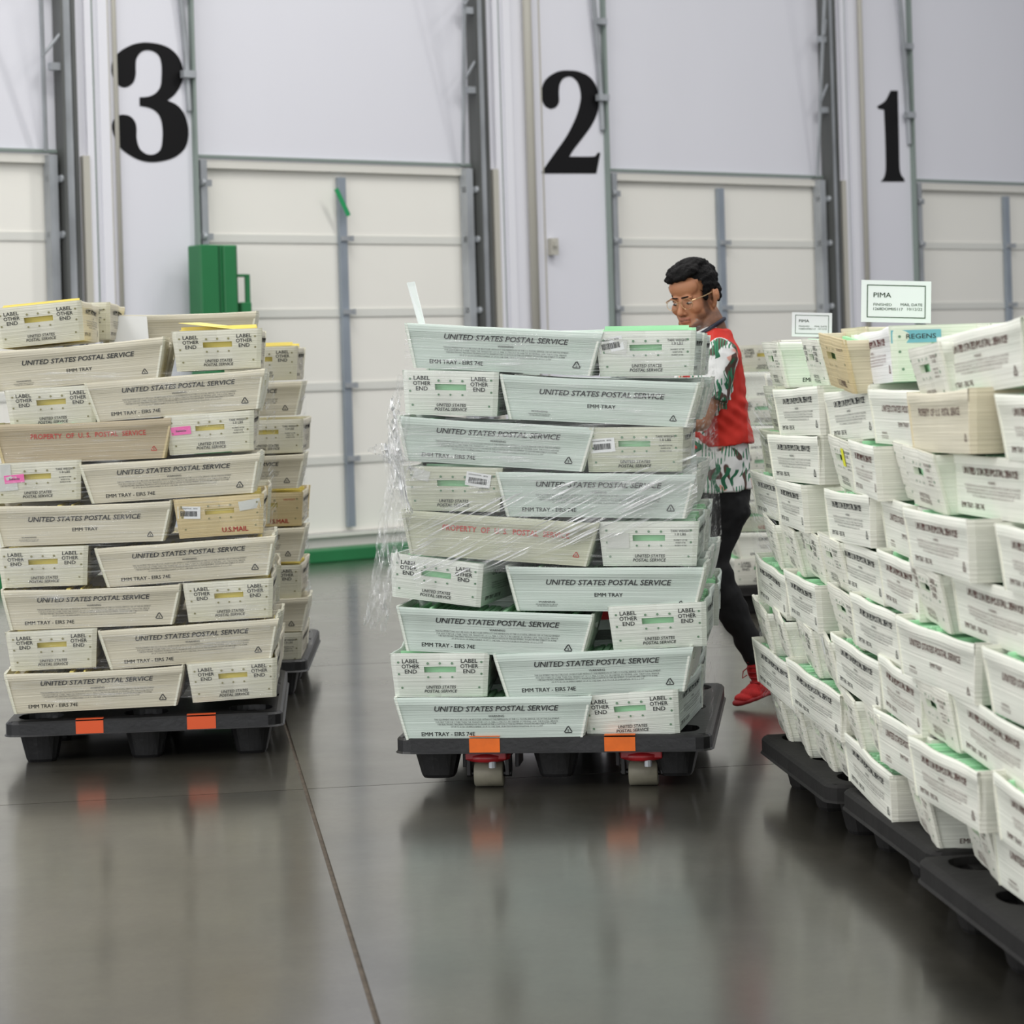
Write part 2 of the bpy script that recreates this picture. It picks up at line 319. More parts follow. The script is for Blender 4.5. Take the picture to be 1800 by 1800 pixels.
# ------------------------------------------------------------ setting: floor of cast slabs
def floor_mat():
    m = bpy.data.materials.new('polished_concrete'); m.use_nodes = True; nt = m.node_tree; N = nt.nodes; L = nt.links; b = N['Principled BSDF']
    tc = N.new('ShaderNodeTexCoord')
    def nz(sc, det, scale=(1, 1, 1)):
        mp = N.new('ShaderNodeMapping'); mp.inputs['Scale'].default_value = scale; L.new(tc.outputs['Object'], mp.inputs[0])
        n = N.new('ShaderNodeTexNoise'); n.inputs['Scale'].default_value = sc; n.inputs['Detail'].default_value = det; L.new(mp.outputs[0], n.inputs[0]); return n
    n1 = nz(1.6, 8); cr = N.new('ShaderNodeValToRGB'); e = cr.color_ramp.elements
    e[0].position = .3; e[0].color = (*lin((44, 43, 38)), 1); e[1].position = .7; e[1].color = (*lin((70, 67, 59)), 1)
    L.new(n1.outputs[0], cr.inputs[0])
    n2 = nz(55, 4); mx = N.new('ShaderNodeMix'); mx.data_type = 'RGBA'; mx.blend_type = 'OVERLAY'; mx.inputs['Factor'].default_value = .35
    L.new(cr.outputs[0], mx.inputs[6]); L.new(n2.outputs[0], mx.inputs[7]); L.new(mx.outputs[2], b.inputs['Base Color'])
    n3 = nz(1.8, 6, (1, 1, 1)); mr = N.new('ShaderNodeMapRange'); mr.inputs['To Min'].default_value = .28; mr.inputs['To Max'].default_value = .45; mr.inputs['From Min'].default_value = .3; mr.inputs['From Max'].default_value = .7
    L.new(n3.outputs[0], mr.inputs[0]); L.new(mr.outputs[0], b.inputs['Roughness'])
    n4 = nz(1.2, 5); bp = N.new('ShaderNodeBump'); bp.inputs['Strength'].default_value = .12; bp.inputs['Distance'].default_value = .01; L.new(n4.outputs[0], bp.inputs['Height']); L.new(bp.outputs[0], b.inputs['Normal'])
    b.inputs['Specular IOR Level'].default_value = .3
    b.inputs['Coat Weight'].default_value = .88; b.inputs['Coat Roughness'].default_value = .15; b.inputs['Coat IOR'].default_value = 1.5
    return m
M['floor'] = floor_mat(); M['joint'] = mat('joint_filler', (98, 88, 76), .8, var=(.3, (30, 30, 30)))
fb = MB(); fb.box((2, 9, -.06), (34, 44, .1)); fl = obj('floor', fb.mesh('floor', M['joint'])); fl['kind'] = 'structure'
ja, jb = onfloor(505, 1290), onfloor(660, 1800); dirA = (jb-ja).normalized(); dirA = -dirA if dirA.y < 0 else dirA
c0 = onfloor(537, 1387); dirB = Vector((dirA.y, -dirA.x, 0)); P_ = 3.25
for i in range(-4, 5):
    for j in range(-3, 6):
        ctr = c0+dirB*P_*(i+.5)+dirA*P_*(j+.5)
        if ctr.y < -4 or ctr.y > 30: continue
        q = MB(); g = .013 if i == 0 or i == -1 else .006
        R = Matrix((tuple(dirB)[:3], tuple(dirA)[:3], (0, 0, 1))).transposed()
        q.box((0, 0, -.006), (P_-g, P_-.006, .012))
        o = obj('floor_slab', q.mesh('floor_slab', M['floor'])); o.parent = fl; o.matrix_world = Matrix.Translation(ctr) @ R.to_4x4()

# ------------------------------------------------------------ mail trays
LT, LB, WTp, WB, TH = .625, .558, .303, .286, .146
def lx(z): return LB/2+(LT-LB)/2*z/TH
def wy(z): return WB/2+(WTp-WB)/2*z/TH
def deform(x, y, z, v):
    """sag and bulge of the soft plastic; same function for skin and print"""
    q = max(0., 1-(x/lx(z))**2); zz = z/TH; p = max(0., 1-(y/wy(z))**2)
    ph = v*2.1
    sy = (1 if y > 0 else -1)*min(1, abs(y)/wy(z)); sx = (1 if x > 0 else -1)*min(1, abs(x)/lx(z))
    y2 = y+sy*((.006+.003*math.sin(ph))*q*math.sin(math.pi*min(1, zz))+.004*math.sin(5*x/.3+ph)*zz*zz)
    x2 = x+sx*(.005*p*math.sin(math.pi*min(1, zz))+.003*math.sin(ph*1.7+y*14)*zz)
    z2 = z+zz*zz*(.0015*math.sin(x*9+ph)+.0007*math.sin(x*21+ph*3)-.003*q)
    return Vector((x2, y2, z2))
def tray_body(v, m):
    V = []; Fc = []; nx = 16
    prof = [(0, .0), (.01, .001), (.06, 0), (.115, 0), (.118, .0025), (TH-.002, .003), (TH, .001), (TH-.001, -.004), (.06, -.004), (.006, -.004)]
    for sg in (-1, 1):
        n0 = len(V)
        for z, o in prof:
            for i in range(nx+1):
                x = (i/nx*2-1)*lx(z); V.append(deform(x, sg*(wy(z)+o), z, v))
        for j in range(len(prof)-1):
            for i in range(nx):
                a = n0+j*(nx+1)+i; f = (a, a+1, a+nx+2, a+nx+1); Fc.append(f if sg < 0 else f[::-1])
    n0 = len(V)
    for z in (0, .006):
        for x, y in ((-1, -1), (1, -1), (1, 1), (-1, 1)): V.append(deform(x*lx(z), y*wy(z), z, v))
    Fc += [(n0+3, n0+2, n0+1, n0), (n0+4, n0+5, n0+6, n0+7)]
    return mesh('tray_body', V, Fc, m, True)
def tray_end(v, m):
    """-X end wall: folded over the rim, with a hand slot cut through"""
    ys = [-1, -.9, -.6, -.33, 0, .33, .6, .9, 1]; zs = [0, .02, .055, .083, .103, .13, TH+.0015]; t = .008
    hole = {(3, 3), (4, 3)}; V = []; Fc = []; ny, nz = len(ys), len(zs)
    for off in (0, 1):
        for z in zs:
            for y in ys:
                o = (.004 if 0 < abs(y) < 1 else -.001)*(1-off)-t*off
                if z > TH: o -= .002*(1-off)
                V.append(deform(-(lx(min(z, TH))+o), y*(wy(min(z, TH))+.0035), z, v))
    idx = lambda o, j, i: o*ny*nz+j*ny+i
    cells = {(i, j) for i in range(ny-1) for j in range(nz-1)}-hole
    for i, j in cells:
        Fc.append((idx(0, j, i), idx(0, j+1, i), idx(0, j+1, i+1), idx(0, j, i+1)))
        Fc.append((idx(1, j, i), idx(1, j, i+1), idx(1, j+1, i+1), idx(1, j+1, i)))
        for di, dj, e in ((-1, 0, ((i, j), (i, j+1))), (1, 0, ((i+1, j+1), (i+1, j))), (0, -1, ((i+1, j), (i, j))), (0, 1, ((i, j+1), (i+1, j+1)))):
            if (i+di, j+dj) not in cells:
                (a, b), (c, d) = e; Fc.append((idx(0, b, a), idx(1, b, a), idx(1, d, c), idx(0, d, c)))
    me = mesh('end_panel', V, Fc, m, False); return me
def rot180(me):
    n = me.copy(); n.transform(Matrix.Rotation(math.pi, 4, 'Z')); n.update(); return n
def side_map(P, v, eps=.0015):
    out = []
    for a, b in P.P:
        p = deform(a, -(wy(b)), b, v); p.y -= eps+(.003 if b > .114 else 0); out.append(p)
    return out
def end_map(P, v, eps=.0012):
    out = []
    for a, b in P.P:
        yn = abs(a)/wy(b); o = .004 if yn < .9 else .004*(1-(yn-.9)/.1)-.001
        p = deform(-(lx(b)+o), -a, b, v); p.x -= eps; out.append(p)
    return out
WL = ['THIS EQUIPMENT MAY NOT BE SOLD OR RECYCLED WITHOUT THE PERMISSION OF THE U.S. POSTAL SERVICE. USE OF THIS EQUIPMENT',
      'FOR ANY PURPOSE OTHER THAN THE TRANSPORT OF U.S. MAIL IS STRICTLY PROHIBITED BY FEDERAL LAW. THE POSTAL SERVICE',
      'USES ELECTRONIC TRACKING TECHNOLOGY TO MONITOR THE LOCATION OF THIS EQUIPMENT. VIOLATORS ARE SUBJECT TO A FINE',
      'OF UP TO $1,000 OR IMPRISONMENT OF UP TO ONE YEAR, OR BOTH FOR EACH VIOLATION. 18 U.S.C. § 1707']
def side_print(kind):
    P = Print(); fo = dict(shear=.22, bold=.016)
    if kind == 'warn':
        P.t('UNITED STATES POSTAL SERVICE', .025, .01, .108, width=.392, **fo)
        P.t('WARNING', .010, .01, .083, width=.05, bold=.006)
        for k, (l, w) in enumerate(zip(WL, (.395, .385, .375, .29))): P.t(l, .0072, .01, .072-k*.0082, width=w, bold=.012, res=0)
        P.t('EMM TRAY - EIRS 74E', .019, -.145, .024, width=.17, bold=.003); P.recycle(.235, .032, .015)
    elif kind == 'plain':
        P.t('UNITED STATES POSTAL SERVICE', .025, .01, .096, width=.392, **fo)
        P.t('EMM TRAY', .018, .01, .055, width=.088, bold=.003)
        P.t('WARNING', .009, -.185, .030, width=.052, bold=.006); P.t('THIS EQUIPMENT MAY NOT BE SOLD\nOR USED WITHOUT PERMISSION', .006, -.185, .019, width=.07, bold=.01, res=0)
        P.recycle(.235, .025, .013)
    elif kind == 'property':
        P.t('PROPERTY  OF  U. S.  POSTAL  SERVICE', .026, .02, .098, width=.40, bold=.016, space=1.05); P.recycle(.245, .035, .012)
    return P
def end_print(kind):
    P = Print()
    def usps(b=.028):
        P.t('UNITED STATES', .0145, .002, b+.006, width=.094, shear=.2, bold=.014); P.t('POSTAL SERVICE', .0145, .0, b-.008, width=.104, shear=.2, bold=.014)
    if kind == 'label':
        for a in (-.092, .092):
            for k, (w, wd) in enumerate((('LABEL', .052), ('OTHER', .056), ('END', .038))): P.t(w, .019, a, .122-k*.0175, width=wd, bold=.012)
        usps()
    elif kind == 'tare':
        P.t('TARE WEIGHT', .0115, .098, .116, width=.062, bold=.008); P.t('1.0 LBS', .0115, .098, .105, width=.034, bold=.008)
        for k, w in enumerate((.042, .03, .036)): P.t('PROPERTY OF THE', .007, .098, .086-k*.009, width=w, bold=.01, res=0)
        usps()
    elif kind == 'usmail':
        P.t('U.S.MAIL', .026, .05, .022, width=.09, bold=.03)
        P.t('TARE WEIGHT', .0105, .098, .116, width=.05, bold=.006)
    return P
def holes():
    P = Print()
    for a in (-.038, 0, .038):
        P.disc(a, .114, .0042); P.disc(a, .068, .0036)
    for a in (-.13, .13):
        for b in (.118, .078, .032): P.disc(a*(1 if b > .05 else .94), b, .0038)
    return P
_mm = {}
def tmesh(kind, tint, v, flip=False, sub=None, ink=None):
    k = (kind, tint, v, flip, sub, ink)
    if k in _mm: return _mm[k]
    if flip: me = rot180(tmesh(kind, tint, v, False, sub, ink))
    elif kind == 'body': me = tray_body(v, TINT[tint][0])
    elif kind == 'end': me = tray_end(v, TINT[tint][1])
    elif kind == 'side': P = side_print(sub); me = mesh('side_print', side_map(P, v), P.F, M[ink])
    elif kind == 'endp': P = end_print(sub); me = mesh('end_print', end_map(P, v), P.F, M[ink])
    elif kind == 'holes': P = holes(); me = mesh('vent_holes', end_map(P, v), P.F, M['hole_cream' if tint in ('cream', 'brown', 'tan') else 'hole'])
    elif kind == 'mail':
        rnd = random.Random(v*7+3); mb = MB(); x = -lx(.0)+.018
        while x < lx(.0)-.028:
            w = rnd.uniform(.006, .016); hh = .120+rnd.uniform(-.008, .006)+(.010 if rnd.random() < .12 else 0)
            dy = rnd.uniform(-.004, .004); y2 = wy(.0)-.010
            mb.box((x+w/2, dy, .008+hh/2), (w*.86, y2*2, hh), Matrix.Rotation(rnd.uniform(-.05, .05), 3, 'Y')); x += w
        for sx in (-1, 1): mb.box((sx*(lx(.07)-.014), 0, .070), (.003, 2*wy(.03)-.03, .118), Matrix.Rotation(sx*math.atan((LT-LB)/2/TH), 3, 'Y'))
        me = mb.mesh('envelopes', TINT[tint][2])
    _mm[k] = me; return me
def sticker(parent, kind, a, b, ang, v, name='sticker'):
    """paper label stuck on the -X end wall"""
    P = Print(); w, h, m = {'barcode': (.078, .046, 'paper'), 'blank': (.068, .05, 'paper_old'), 'pink': (.068, .03, 'pink'), 'blue': (.125, .034, 'blue'), 'yellow': (.03, .05, 'yellow'), 'peeling': (.075, .035, 'paper_old')}[kind]
    P.rect(-w/2, -h/2, 0, h/2); P.rect(0, -h/2, w/2, h/2)
    R = Matrix.Rotation(ang, 2)
    def put(P, nm, m, eps, par):
        Q = Print(); Q.P = [tuple(R @ Vector(p)+Vector((a, b))) for p in P.P]; Q.F = P.F
        o = obj(nm, mesh(nm, end_map(Q, v, eps), Q.F, M[m])); o.parent = par; return o
    s = put(P, name, m, .0022, parent); tag(s, {'barcode': 'white barcode sticker', 'blank': 'blank white label', 'pink': 'bright pink sticker', 'blue': 'blue sticker', 'yellow': 'yellow sticker', 'peeling': 'peeling white label'}[kind])
    Q = Print()
    if kind == 'barcode':
        x = -w*.38; rnd = random.Random(int(a*1000))
        while x < w*.34:
            bw = rnd.choice((.0008, .0016, .0024)); Q.rect(x, -h*.3, x+bw, h*.12); x += bw+rnd.choice((.0009, .0014))
        Q.t('DESTINATION', .006, -.012, h*.33, width=.04, bold=.01, res=0); Q.t('85726', .006, .022, h*.33, width=.014, bold=.01)
    elif kind == 'pink': Q.t('Selects', .010, 0, 0, width=.036, bold=.02)
    elif kind == 'blue': Q.t('REGENS', .018, .012, 0, width=.075, bold=.008)
    if Q.P: put(Q, 'sticker_print', 'ink', .003, s)
n_tray = 0
def tray(mw, tint='mint', side='warn', end='label', label='', group='', mail=True, ink=None, eink=None, stick=(), full=True, mailtint=None, mlabel=None, both=False, tall=False):
    global n_tray
    n_tray += 1; v = n_tray % 4
    r = empty('mail_tray', mw); tag(r, label, 'mail tray', group)
    def part(nm, me):
        o = obj(nm, me); o.parent = r; return o
    part('tray_body', tmesh('body', tint, v)); part('end_panel', tmesh('end', tint, v)); part('end_panel', tmesh('end', tint, v, True))
    ink = ink or ('ink_red' if side == 'property' else 'ink'); eink = eink or ('ink_red' if end == 'usmail' else 'ink')
    if full:
        for f in (False, True):
            if f and not both: continue
            for o in (part('side_print', tmesh('side', '', v, f, side, ink)), part('vent_holes', tmesh('holes', tint, v, f)), part('end_print', tmesh('endp', '', v, f, end, eink))): o['kind'] = 'stuff'
    for s in stick: sticker(r, *s, v)
    if mail:
        mt = mailtint or {'mint': 'mint', 'cream': 'cream', 'white': 'white'}.get(tint, 'mint')
        o = obj('envelopes', tmesh('mail', mt, v)); o.matrix_world = mw @ Matrix.Diagonal((1, 1, 1.15 if tall else 1, 1)); tag(o, mlabel or ('upright envelopes packed inside: '+label), 'envelopes', 'envelopes in the trays', 'stuff')
    return r
# ------------------------------------------------------------ pallets
def pallet(mw, w, d, h, m, label, tapes=(), tape_m='orange', group=None):
    """nestable plastic pallet; local x width, y depth, front edge faces -y, origin on the ground in the middle"""
    r = empty('plastic_pallet', mw); tag(r, label, 'pallet', group)
    th = .052; V = []; Fc = []; nc = 3; cw, cd = (w-.04)/nc, (d-.04)/nc; n = 24; cups = []
    for i in range(nc):
        for j in range(nc):
            cx, cy = -w/2+.02+cw*(i+.5), -d/2+.02+cd*(j+.5)
            if i == 0: cx -= .06
            if i == 2: cx += .06
            if j == 0: cy -= .085
            if j == 2: cy += .085
            x0, x1 = -w/2+.02+cw*i, -w/2+.02+cw*(i+1); y0, y1 = -d/2+.02+cd*j, -d/2+.02+cd*(j+1)
            n0 = len(V); rr = .078; cups.append((cx, cy))
            for k in range(n):
                a = 2*math.pi*k/n+math.pi/n; ca, sa = math.cos(a), math.sin(a)
                ts = [(x1-cx)/ca if ca > 1e-6 else (x0-cx)/ca if ca < -1e-6 else 9, (y1-cy)/sa if sa > 1e-6 else (y0-cy)/sa if sa < -1e-6 else 9]
                t = min(ts); q = rr/max(abs(ca), abs(sa))**.35
                V += [(cx+ca*t, cy+sa*t, h), (cx+ca*q, cy+sa*q, h), (cx+ca*q*.98, cy+sa*q*.98, h-.02)]
            # corner points keep the cell square
            for k in range(n):
                k2 = (k+1) % n; A, B, C_, D_ = n0+3*k, n0+3*k2, n0+3*k+1, n0+3*k2+1
                Fc.append((A, B, D_, C_)); Fc.append((C_, D_, n0+3*k2+2, n0+3*k+2))
            for sx, sy in ((x0, y0), (x1, y0), (x1, y1), (x0, y1)):
                best = sorted(range(n), key=lambda k: (V[n0+3*k][0]-sx)**2+(V[n0+3*k][1]-sy)**2)[:2]
                V.append((sx, sy, h)); Fc.append((n0+3*best[0], n0+3*best[1], len(V)-1))
    me = mesh('deck', V, Fc, m); o = obj('deck', me); o.parent = r
    rim = MB(); pr = [(0, 0), (.012, -.002), (.02, -.010), (.02, -th+.006), (.026, -th), (.014, -th), (.008, -.014), (.0, -.008)]
    sh = [(-1, -1), (1, -1), (1, 1), (-1, 1)]; hw, hd = w/2-.02, d/2-.02; V = []; Fc = []; pts = []
    for q, (sx, sy) in enumerate(sh):                  # rounded corners
        for s_ in range(4):
            a = math.atan2(sy, sx)-math.pi/4+math.pi/2*s_/3; pts.append((sx*(hw-.03), sy*(hd-.03), math.cos(a), math.sin(a)))
    for px, py, ca, sa in pts:
        for ox, oz in pr: V.append((px+ca*(.03+ox), py+sa*(.03+ox), h+oz))
    L = len(pr); K = len(pts)
    for k in range(K):
        for j in range(L):
            Fc.append((k*L+j, ((k+1) % K)*L+j, ((k+1) % K)*L+(j+1) % L, k*L+(j+1) % L))
    o = obj('rim', mesh('rim', V, Fc, m)); o.parent = r
    rb = MB(); z = h-.033
    for cx, cy in cups[:3]: rb.box((0, cy, z), (w-.06, .03, .03))
    for cx, cy in cups[::3]: rb.box((cx, 0, z), (.03, d-.06, .03))
    o = obj('rib_grid', rb.mesh('rib_grid', m)); o.parent = r
    fm = None
    for cx, cy in cups:
        if fm is None:
            q = MB(); V = []; Fc = []; prof = [(.080, h-.018), (.078, h-.05), (.056, .010), (.050, 0), (.04, 0), (.034, .012), (.03, .014)]
            for rr, z in prof:
                for k in range(n):
                    a = 2*math.pi*k/n+math.pi/n; c = math.cos(a); s_ = math.sin(a); e = rr/max(abs(c), abs(s_))**.5; e *= 1-.05*(k % 4 == 0)*(z > .015); V.append((c*e, s_*e, z))
            for j in range(len(prof)-1):
                for k in range(n): Fc.append((j*n+k, j*n+(k+1) % n, (j+1)*n+(k+1) % n, (j+1)*n+k))
            Fc.append(tuple((len(prof)-1)*n+k for k in range(n))); fm = mesh('foot', V, Fc, m)
        o = obj('foot', fm); o.parent = r; o.location = (cx, cy, 0)
    for a, b in tapes:
        t = MB(); t.box(((a+b)/2, -d/2-.0015, h-.028), (b-a, .003, .046)); t.box(((a+b)/2, -d/2+.012, h+.001), (b-a, .028, .002))
        o = obj('orange_tape', t.mesh('orange_tape', M[tape_m])); o.parent = r; tag(o, 'strip of orange tape over the pallet edge')
    return r
def ordn(i): return ['top', 'second', 'third', 'fourth', 'fifth', 'sixth', 'seventh', 'eighth', 'ninth', 'bottom'][i]
ADJ = {'sand': 'sandy yellow', 'mint': 'pale green', 'cream': 'cream', 'white': 'white', 'brown': 'worn tan', 'olive': 'olive grey', 'tan': 'yellowed', 'bright': 'bright white'}
class Stack:
    def __init__(s, O, yaw, name, tint, sz, sx=1., film=''):
        s.O = Vector(O); s.yaw = math.radians(yaw); s.R = Matrix.Rotation(s.yaw, 4, 'Z'); s.name = name; s.tint = tint; s.sz = sz; s.sx = sx
        s.ex = s.R @ Vector((1, 0, 0)); s.ey = s.R @ Vector((0, 1, 0)); s.placed = []
    def local(s, px, py, depth=0.):
        u, v = unroll(px, py); k = u/F; o = s.O+s.ey*depth
        l = (k*o.y-o.x)/(s.ex.x-k*s.ex.y); D = o.y+l*s.ex.y; return l, H+v*D/F
    def put(s, kind, l, ztop, tilt=0., depth=0., yaw=0., **k):
        """kind L = long side faces the front plane, E = end faces it; l is the middle along the front"""
        half = wy(TH) if kind == 'L' else lx(TH)*s.sx
        base = s.O+s.ex*l+s.ey*(depth+half); base.z = ztop-TH*s.sz
        mw = Matrix.Translation(base) @ Matrix.Rotation(s.yaw+math.radians(yaw), 4, 'Z') @ Matrix.Rotation(-math.radians(tilt), 4, 'Y')
        if kind == 'E': mw = mw @ Matrix.Rotation(math.radians(90), 4, 'Z')
        mw = mw @ Matrix.Diagonal((s.sx, 1, s.sz, 1))
        k.setdefault('tint', s.tint); k.setdefault('group', 'mail trays of '+s.name)
        return tray(mw, **k)
def mailname(tint, pos): return '%s envelopes packed in the %s' % ({'cream': 'yellow'}.get(tint, 'green'), pos)
# ---- middle, film wrapped stack on the pallet jack
mid = Stack((at(970, 1300, 7.5).x, 7.5, 0), -7, 'film-wrapped stack', 'mint', .965)
pc = mid.O+mid.ey*.61
pallet(Matrix.Translation(pc+Vector((0, 0, .034))) @ mid.R, 1.0, 1.22, .143, M['black_plastic'], 'black plastic pallet raised on a red jack, under the film-wrapped stack', [(-.262, -.165), (.165, .262)])
ZP = .034+.155
rows = [  # side, kind, x0, x1, y top, tilt, look
 ('left', 'L', 708, 1050, 575, -4.4, dict(side='warn')), ('right', 'E', 1048, 1218, 582, -1, dict(tall=True, end='tare', stick=[('barcode', -.108, .104, .18), ('blank', -.092, .098, -.1)])),
 ('left', 'E', 708, 868, 652, -3, dict(end='label')), ('right', 'L', 868, 1228, 665, -4.2, dict(side='plain')),
 ('left', 'L', 697, 1033, 741, -5.0, dict(side='warn')), ('right', 'E', 1033, 1193, 751, -1, dict(end='tare', tint='olive', stick=[('barcode', -.100, .088, .08)], mailtint='mint')),
 ('left', 'E', 712, 873, 821, -2.5, dict(end='tare', tint='olive', stick=[('peeling', -.11, .122, -.25), ('barcode', .08, .106, -.14)])), ('right', 'L', 873, 1215, 831, -2, dict(side='warn')),
 ('left', 'L', 695, 1050, 907, -5.0, dict(side='property', tint='olive')), ('right', 'E', 1055, 1222, 917, -1, dict(end='tare', stick=[('blank', -.095, .085, .0)])),
 ('left', 'E', 697, 868, 981, -7, dict(end='label', yaw=-8)), ('right', 'L', 878, 1246, 996, -1.5, dict(side='plain')),
 ('left', 'L', 685, 1048, 1073, -3.4, dict(side='warn', yaw=-1)), ('right', 'E', 1078, 1236, 1062, 2, dict(end='label')),
 ('left', 'E', 680, 845, 1149, -.8, dict(end='label', yaw=3)), ('right', 'L', 866, 1222, 1143, 1.5, dict(side='warn')),
 ('left', 'L', 692, 1040, 1224, 0, dict(side='warn')), ('right', 'E', 1040, 1208, 1217, 3.6, dict(end='label', yaw=-5)),
]
def build_rows(st, rows, nm, depthcols, hidden_tint=None, back=True, z0=None):
    cnt = {'left': 0, 'right': 0}
    for side, kind, x0, x1, yt, tilt, kw in rows:
        i = cnt[side]; cnt[side] += 1
        kw = dict(kw); yaw = kw.pop('yaw', 0); off = kw.pop('off', 0); alone = kw.pop('alone', False)
        l, zt = st.local((x0+x1)/2, yt)
        look = ADJ[kw.get('tint', st.tint)]; how = 'long side out' if kind == 'L' else 'end out'
        i_ = i; total = sum(1 for r in rows if r[0] == side); o_ = 'bottom' if i_ == total-1 else ordn(i_)
        pos = '%s layer, %s column, %s' % (o_, side, nm)
        st.put(kind, l, zt, tilt, off, yaw, label='%s mail tray, %s, %s' % (look, how, pos), mlabel='%s envelopes in the tray at %s' % ('yellow' if st.tint == 'cream' else 'green', pos), **kw)
        if not back or alone: continue
        step = (.325, 4) if kind == 'L' else (.64, 2)
        rnd = random.Random(i*31+len(side))
        for q in range(1, step[1]):
            if side not in depthcols and q > 1: break
            dl = rnd.uniform(-.012, .012); base = l
            st.put(kind, base+dl, zt-.004, tilt*.4, step[0]*q, rnd.uniform(-2.5, 2.5), label='%s mail tray, row %s behind the front, %s' % (ADJ[st.tint], ['', 'two', 'three', 'four'][q], pos), mail=(i == 0 or (side in depthcols and kind == 'E')), mlabel='envelopes in tray row %s behind the front, %s' % (['', 'two', 'three', 'four'][q], pos), full=side in depthcols, end='label', side='warn')
build_rows(mid, rows, 'film-wrapped stack', ('right',))
# ---- left, cream stack
lef = Stack((at(252, 1245, 8.35).x, 8.35, 0), 4.5, 'left cream stack', 'cream', .955)
pallet(Matrix.Translation(lef.O+lef.ey*.61) @ lef.R, .965, 1.22, .155, M['black_plastic'], 'black plastic pallet on the floor under the left cream stack', [(-.235, -.14), (.15, .25)], 'orange_red')
rowsL = [
 ('left', 'E', -3, 143, 535, 4.3, dict(tall=True, alone=True, end='label')), ('left', 'L', -16, 285, 606, 3.4, dict(side='plain')), ('left', 'E', 18, 163, 681, 2, dict(end='label')),
 ('left', 'L', -8, 298, 741, .6, dict(side='property', tint='brown')), ('left', 'E', -10, 137, 812, 1, dict(end='tare', stick=[('blank', -.118, .118, 0), ('blank', -.10, .07, .05), ('pink', -.075, .088, .05)])),
 ('left', 'L', -10, 296, 886, 0, dict(side='plain')), ('left', 'E', 2, 147, 962, 0, dict(end='label')), ('left', 'L', 3, 315, 1033, 0, dict(side='warn')),
 ('left', 'E', 15, 166, 1108, .5, dict(end='label')), ('left', 'L', 11, 320, 1178, .7, dict(side='warn')),
 ('right', 'E', 311, 453, 580, .8, dict(tall=True, alone=True, end='label')), ('right', 'L', 160, 462, 660, 3, dict(side='warn')), ('right', 'E', 298, 441, 726, 2, dict(end='tare', stick=[('pink', -.10, .088, .04)])),
 ('right', 'L', 146, 457, 806, 2, dict(side='warn')), ('right', 'E', 315, 458, 873, 2, dict(end='usmail', tint='tan', stick=[('barcode', -.105, .095, -.08), ('peeling', .105, .11, .12)], mailtint='cream')),
 ('right', 'L', 174, 483, 952, 2.3, dict(side='warn')), ('right', 'E', 330, 475, 1021, 1.5, dict(end='label')), ('right', 'L', 179, 489, 1097, 2, dict(side='warn')), ('right', 'E', 335, 485, 1162, 2, dict(end='label'))]
build_rows(lef, rowsL, 'left cream stack', ())
for kind, x0, x1, yt, dep, kw, lb in [('E', 52, 190, 533, .66, dict(end='tare'), 'cream mail tray just behind the top left end-out tray, left stack'),
                                  ('L', 170, 452, 551, 1.0, dict(side='plain', full=False), 'cream mail tray standing at the back of the left stack top')]:
    l, zt = lef.local((x0+x1)/2, yt, dep); lef.put(kind, l, zt, 0, dep, 0, label=lb, mlabel='yellow envelopes in '+lb.replace('cream ', '', 1), **kw)
# ---- rear cream stack
rea = Stack((at(430, 1172, 9.9).x-.02, 9.9, 0), 2, 'rear cream stack', 'cream', .965)
l_, z_ = rea.local(534, 1172); pallet(Matrix.Translation(rea.O+rea.ex*(l_-.47)+rea.ey*.6) @ rea.R, .965, 1.2, .155, M['black_plastic'], 'black plastic pallet half hidden under the rear cream stack')
rr = []
for kind, xr, yt, kw in [('E', 521, 610, dict(tall=True, end='label')), ('L', 532, 674, dict(side='warn', stick=[])), ('E', 532, 738, dict(end='tare')), ('L', 535, 802, dict(side='warn')), ('E', 530, 867, dict(end='usmail', tint='tan', mailtint='cream')),
                         ('L', 537, 931, dict(side='warn')), ('E', 529, 995, dict(end='label')), ('L', 543, 1054, dict(side='warn')), ('E', 529, 1114, dict(end='tare'))]:
    rr.append(('right', kind, xr-(129 if kind == 'E' else 264), xr, yt, 0, kw))
build_rows(rea, rr, 'rear cream stack', (), back=False)
# ---- right-hand row of three pallets along the aisle
RY = math.atan(.1); rdir = Vector((math.sin(RY), -math.cos(RY), 0)); rnrm = Vector((-math.cos(RY), -math.sin(RY), 0))   # towards camera / towards aisle
for (xf, yf, ln, lb) in ((.745, 7.56, .96, 'worn black pallet under the far end of the right row'), (.868, 6.58, .92, 'worn black pallet in the middle of the right row'), (.915, 5.64, .96, 'worn black pallet under the nearest stack of the right row')):
    c = Vector((xf, yf, 0))+rdir*ln/2-rnrm*.61
    pallet(Matrix.Translation(c) @ Matrix.Rotation(RY-math.pi/2, 4, 'Z'), ln, 1.22, .155, M['black_old'], lb)
row = Stack((0, 0, 0), 0, 'right row', 'white', .945, .965)
row.yaw = RY-math.pi/2; row.R = Matrix.Rotation(row.yaw, 4, 'Z'); row.ex = row.R @ Vector((1, 0, 0)); row.ey = row.R @ Vector((0, 1, 0))
row.O = Vector((.775, 7.56, 0))
PIT = .137; RZ = .155
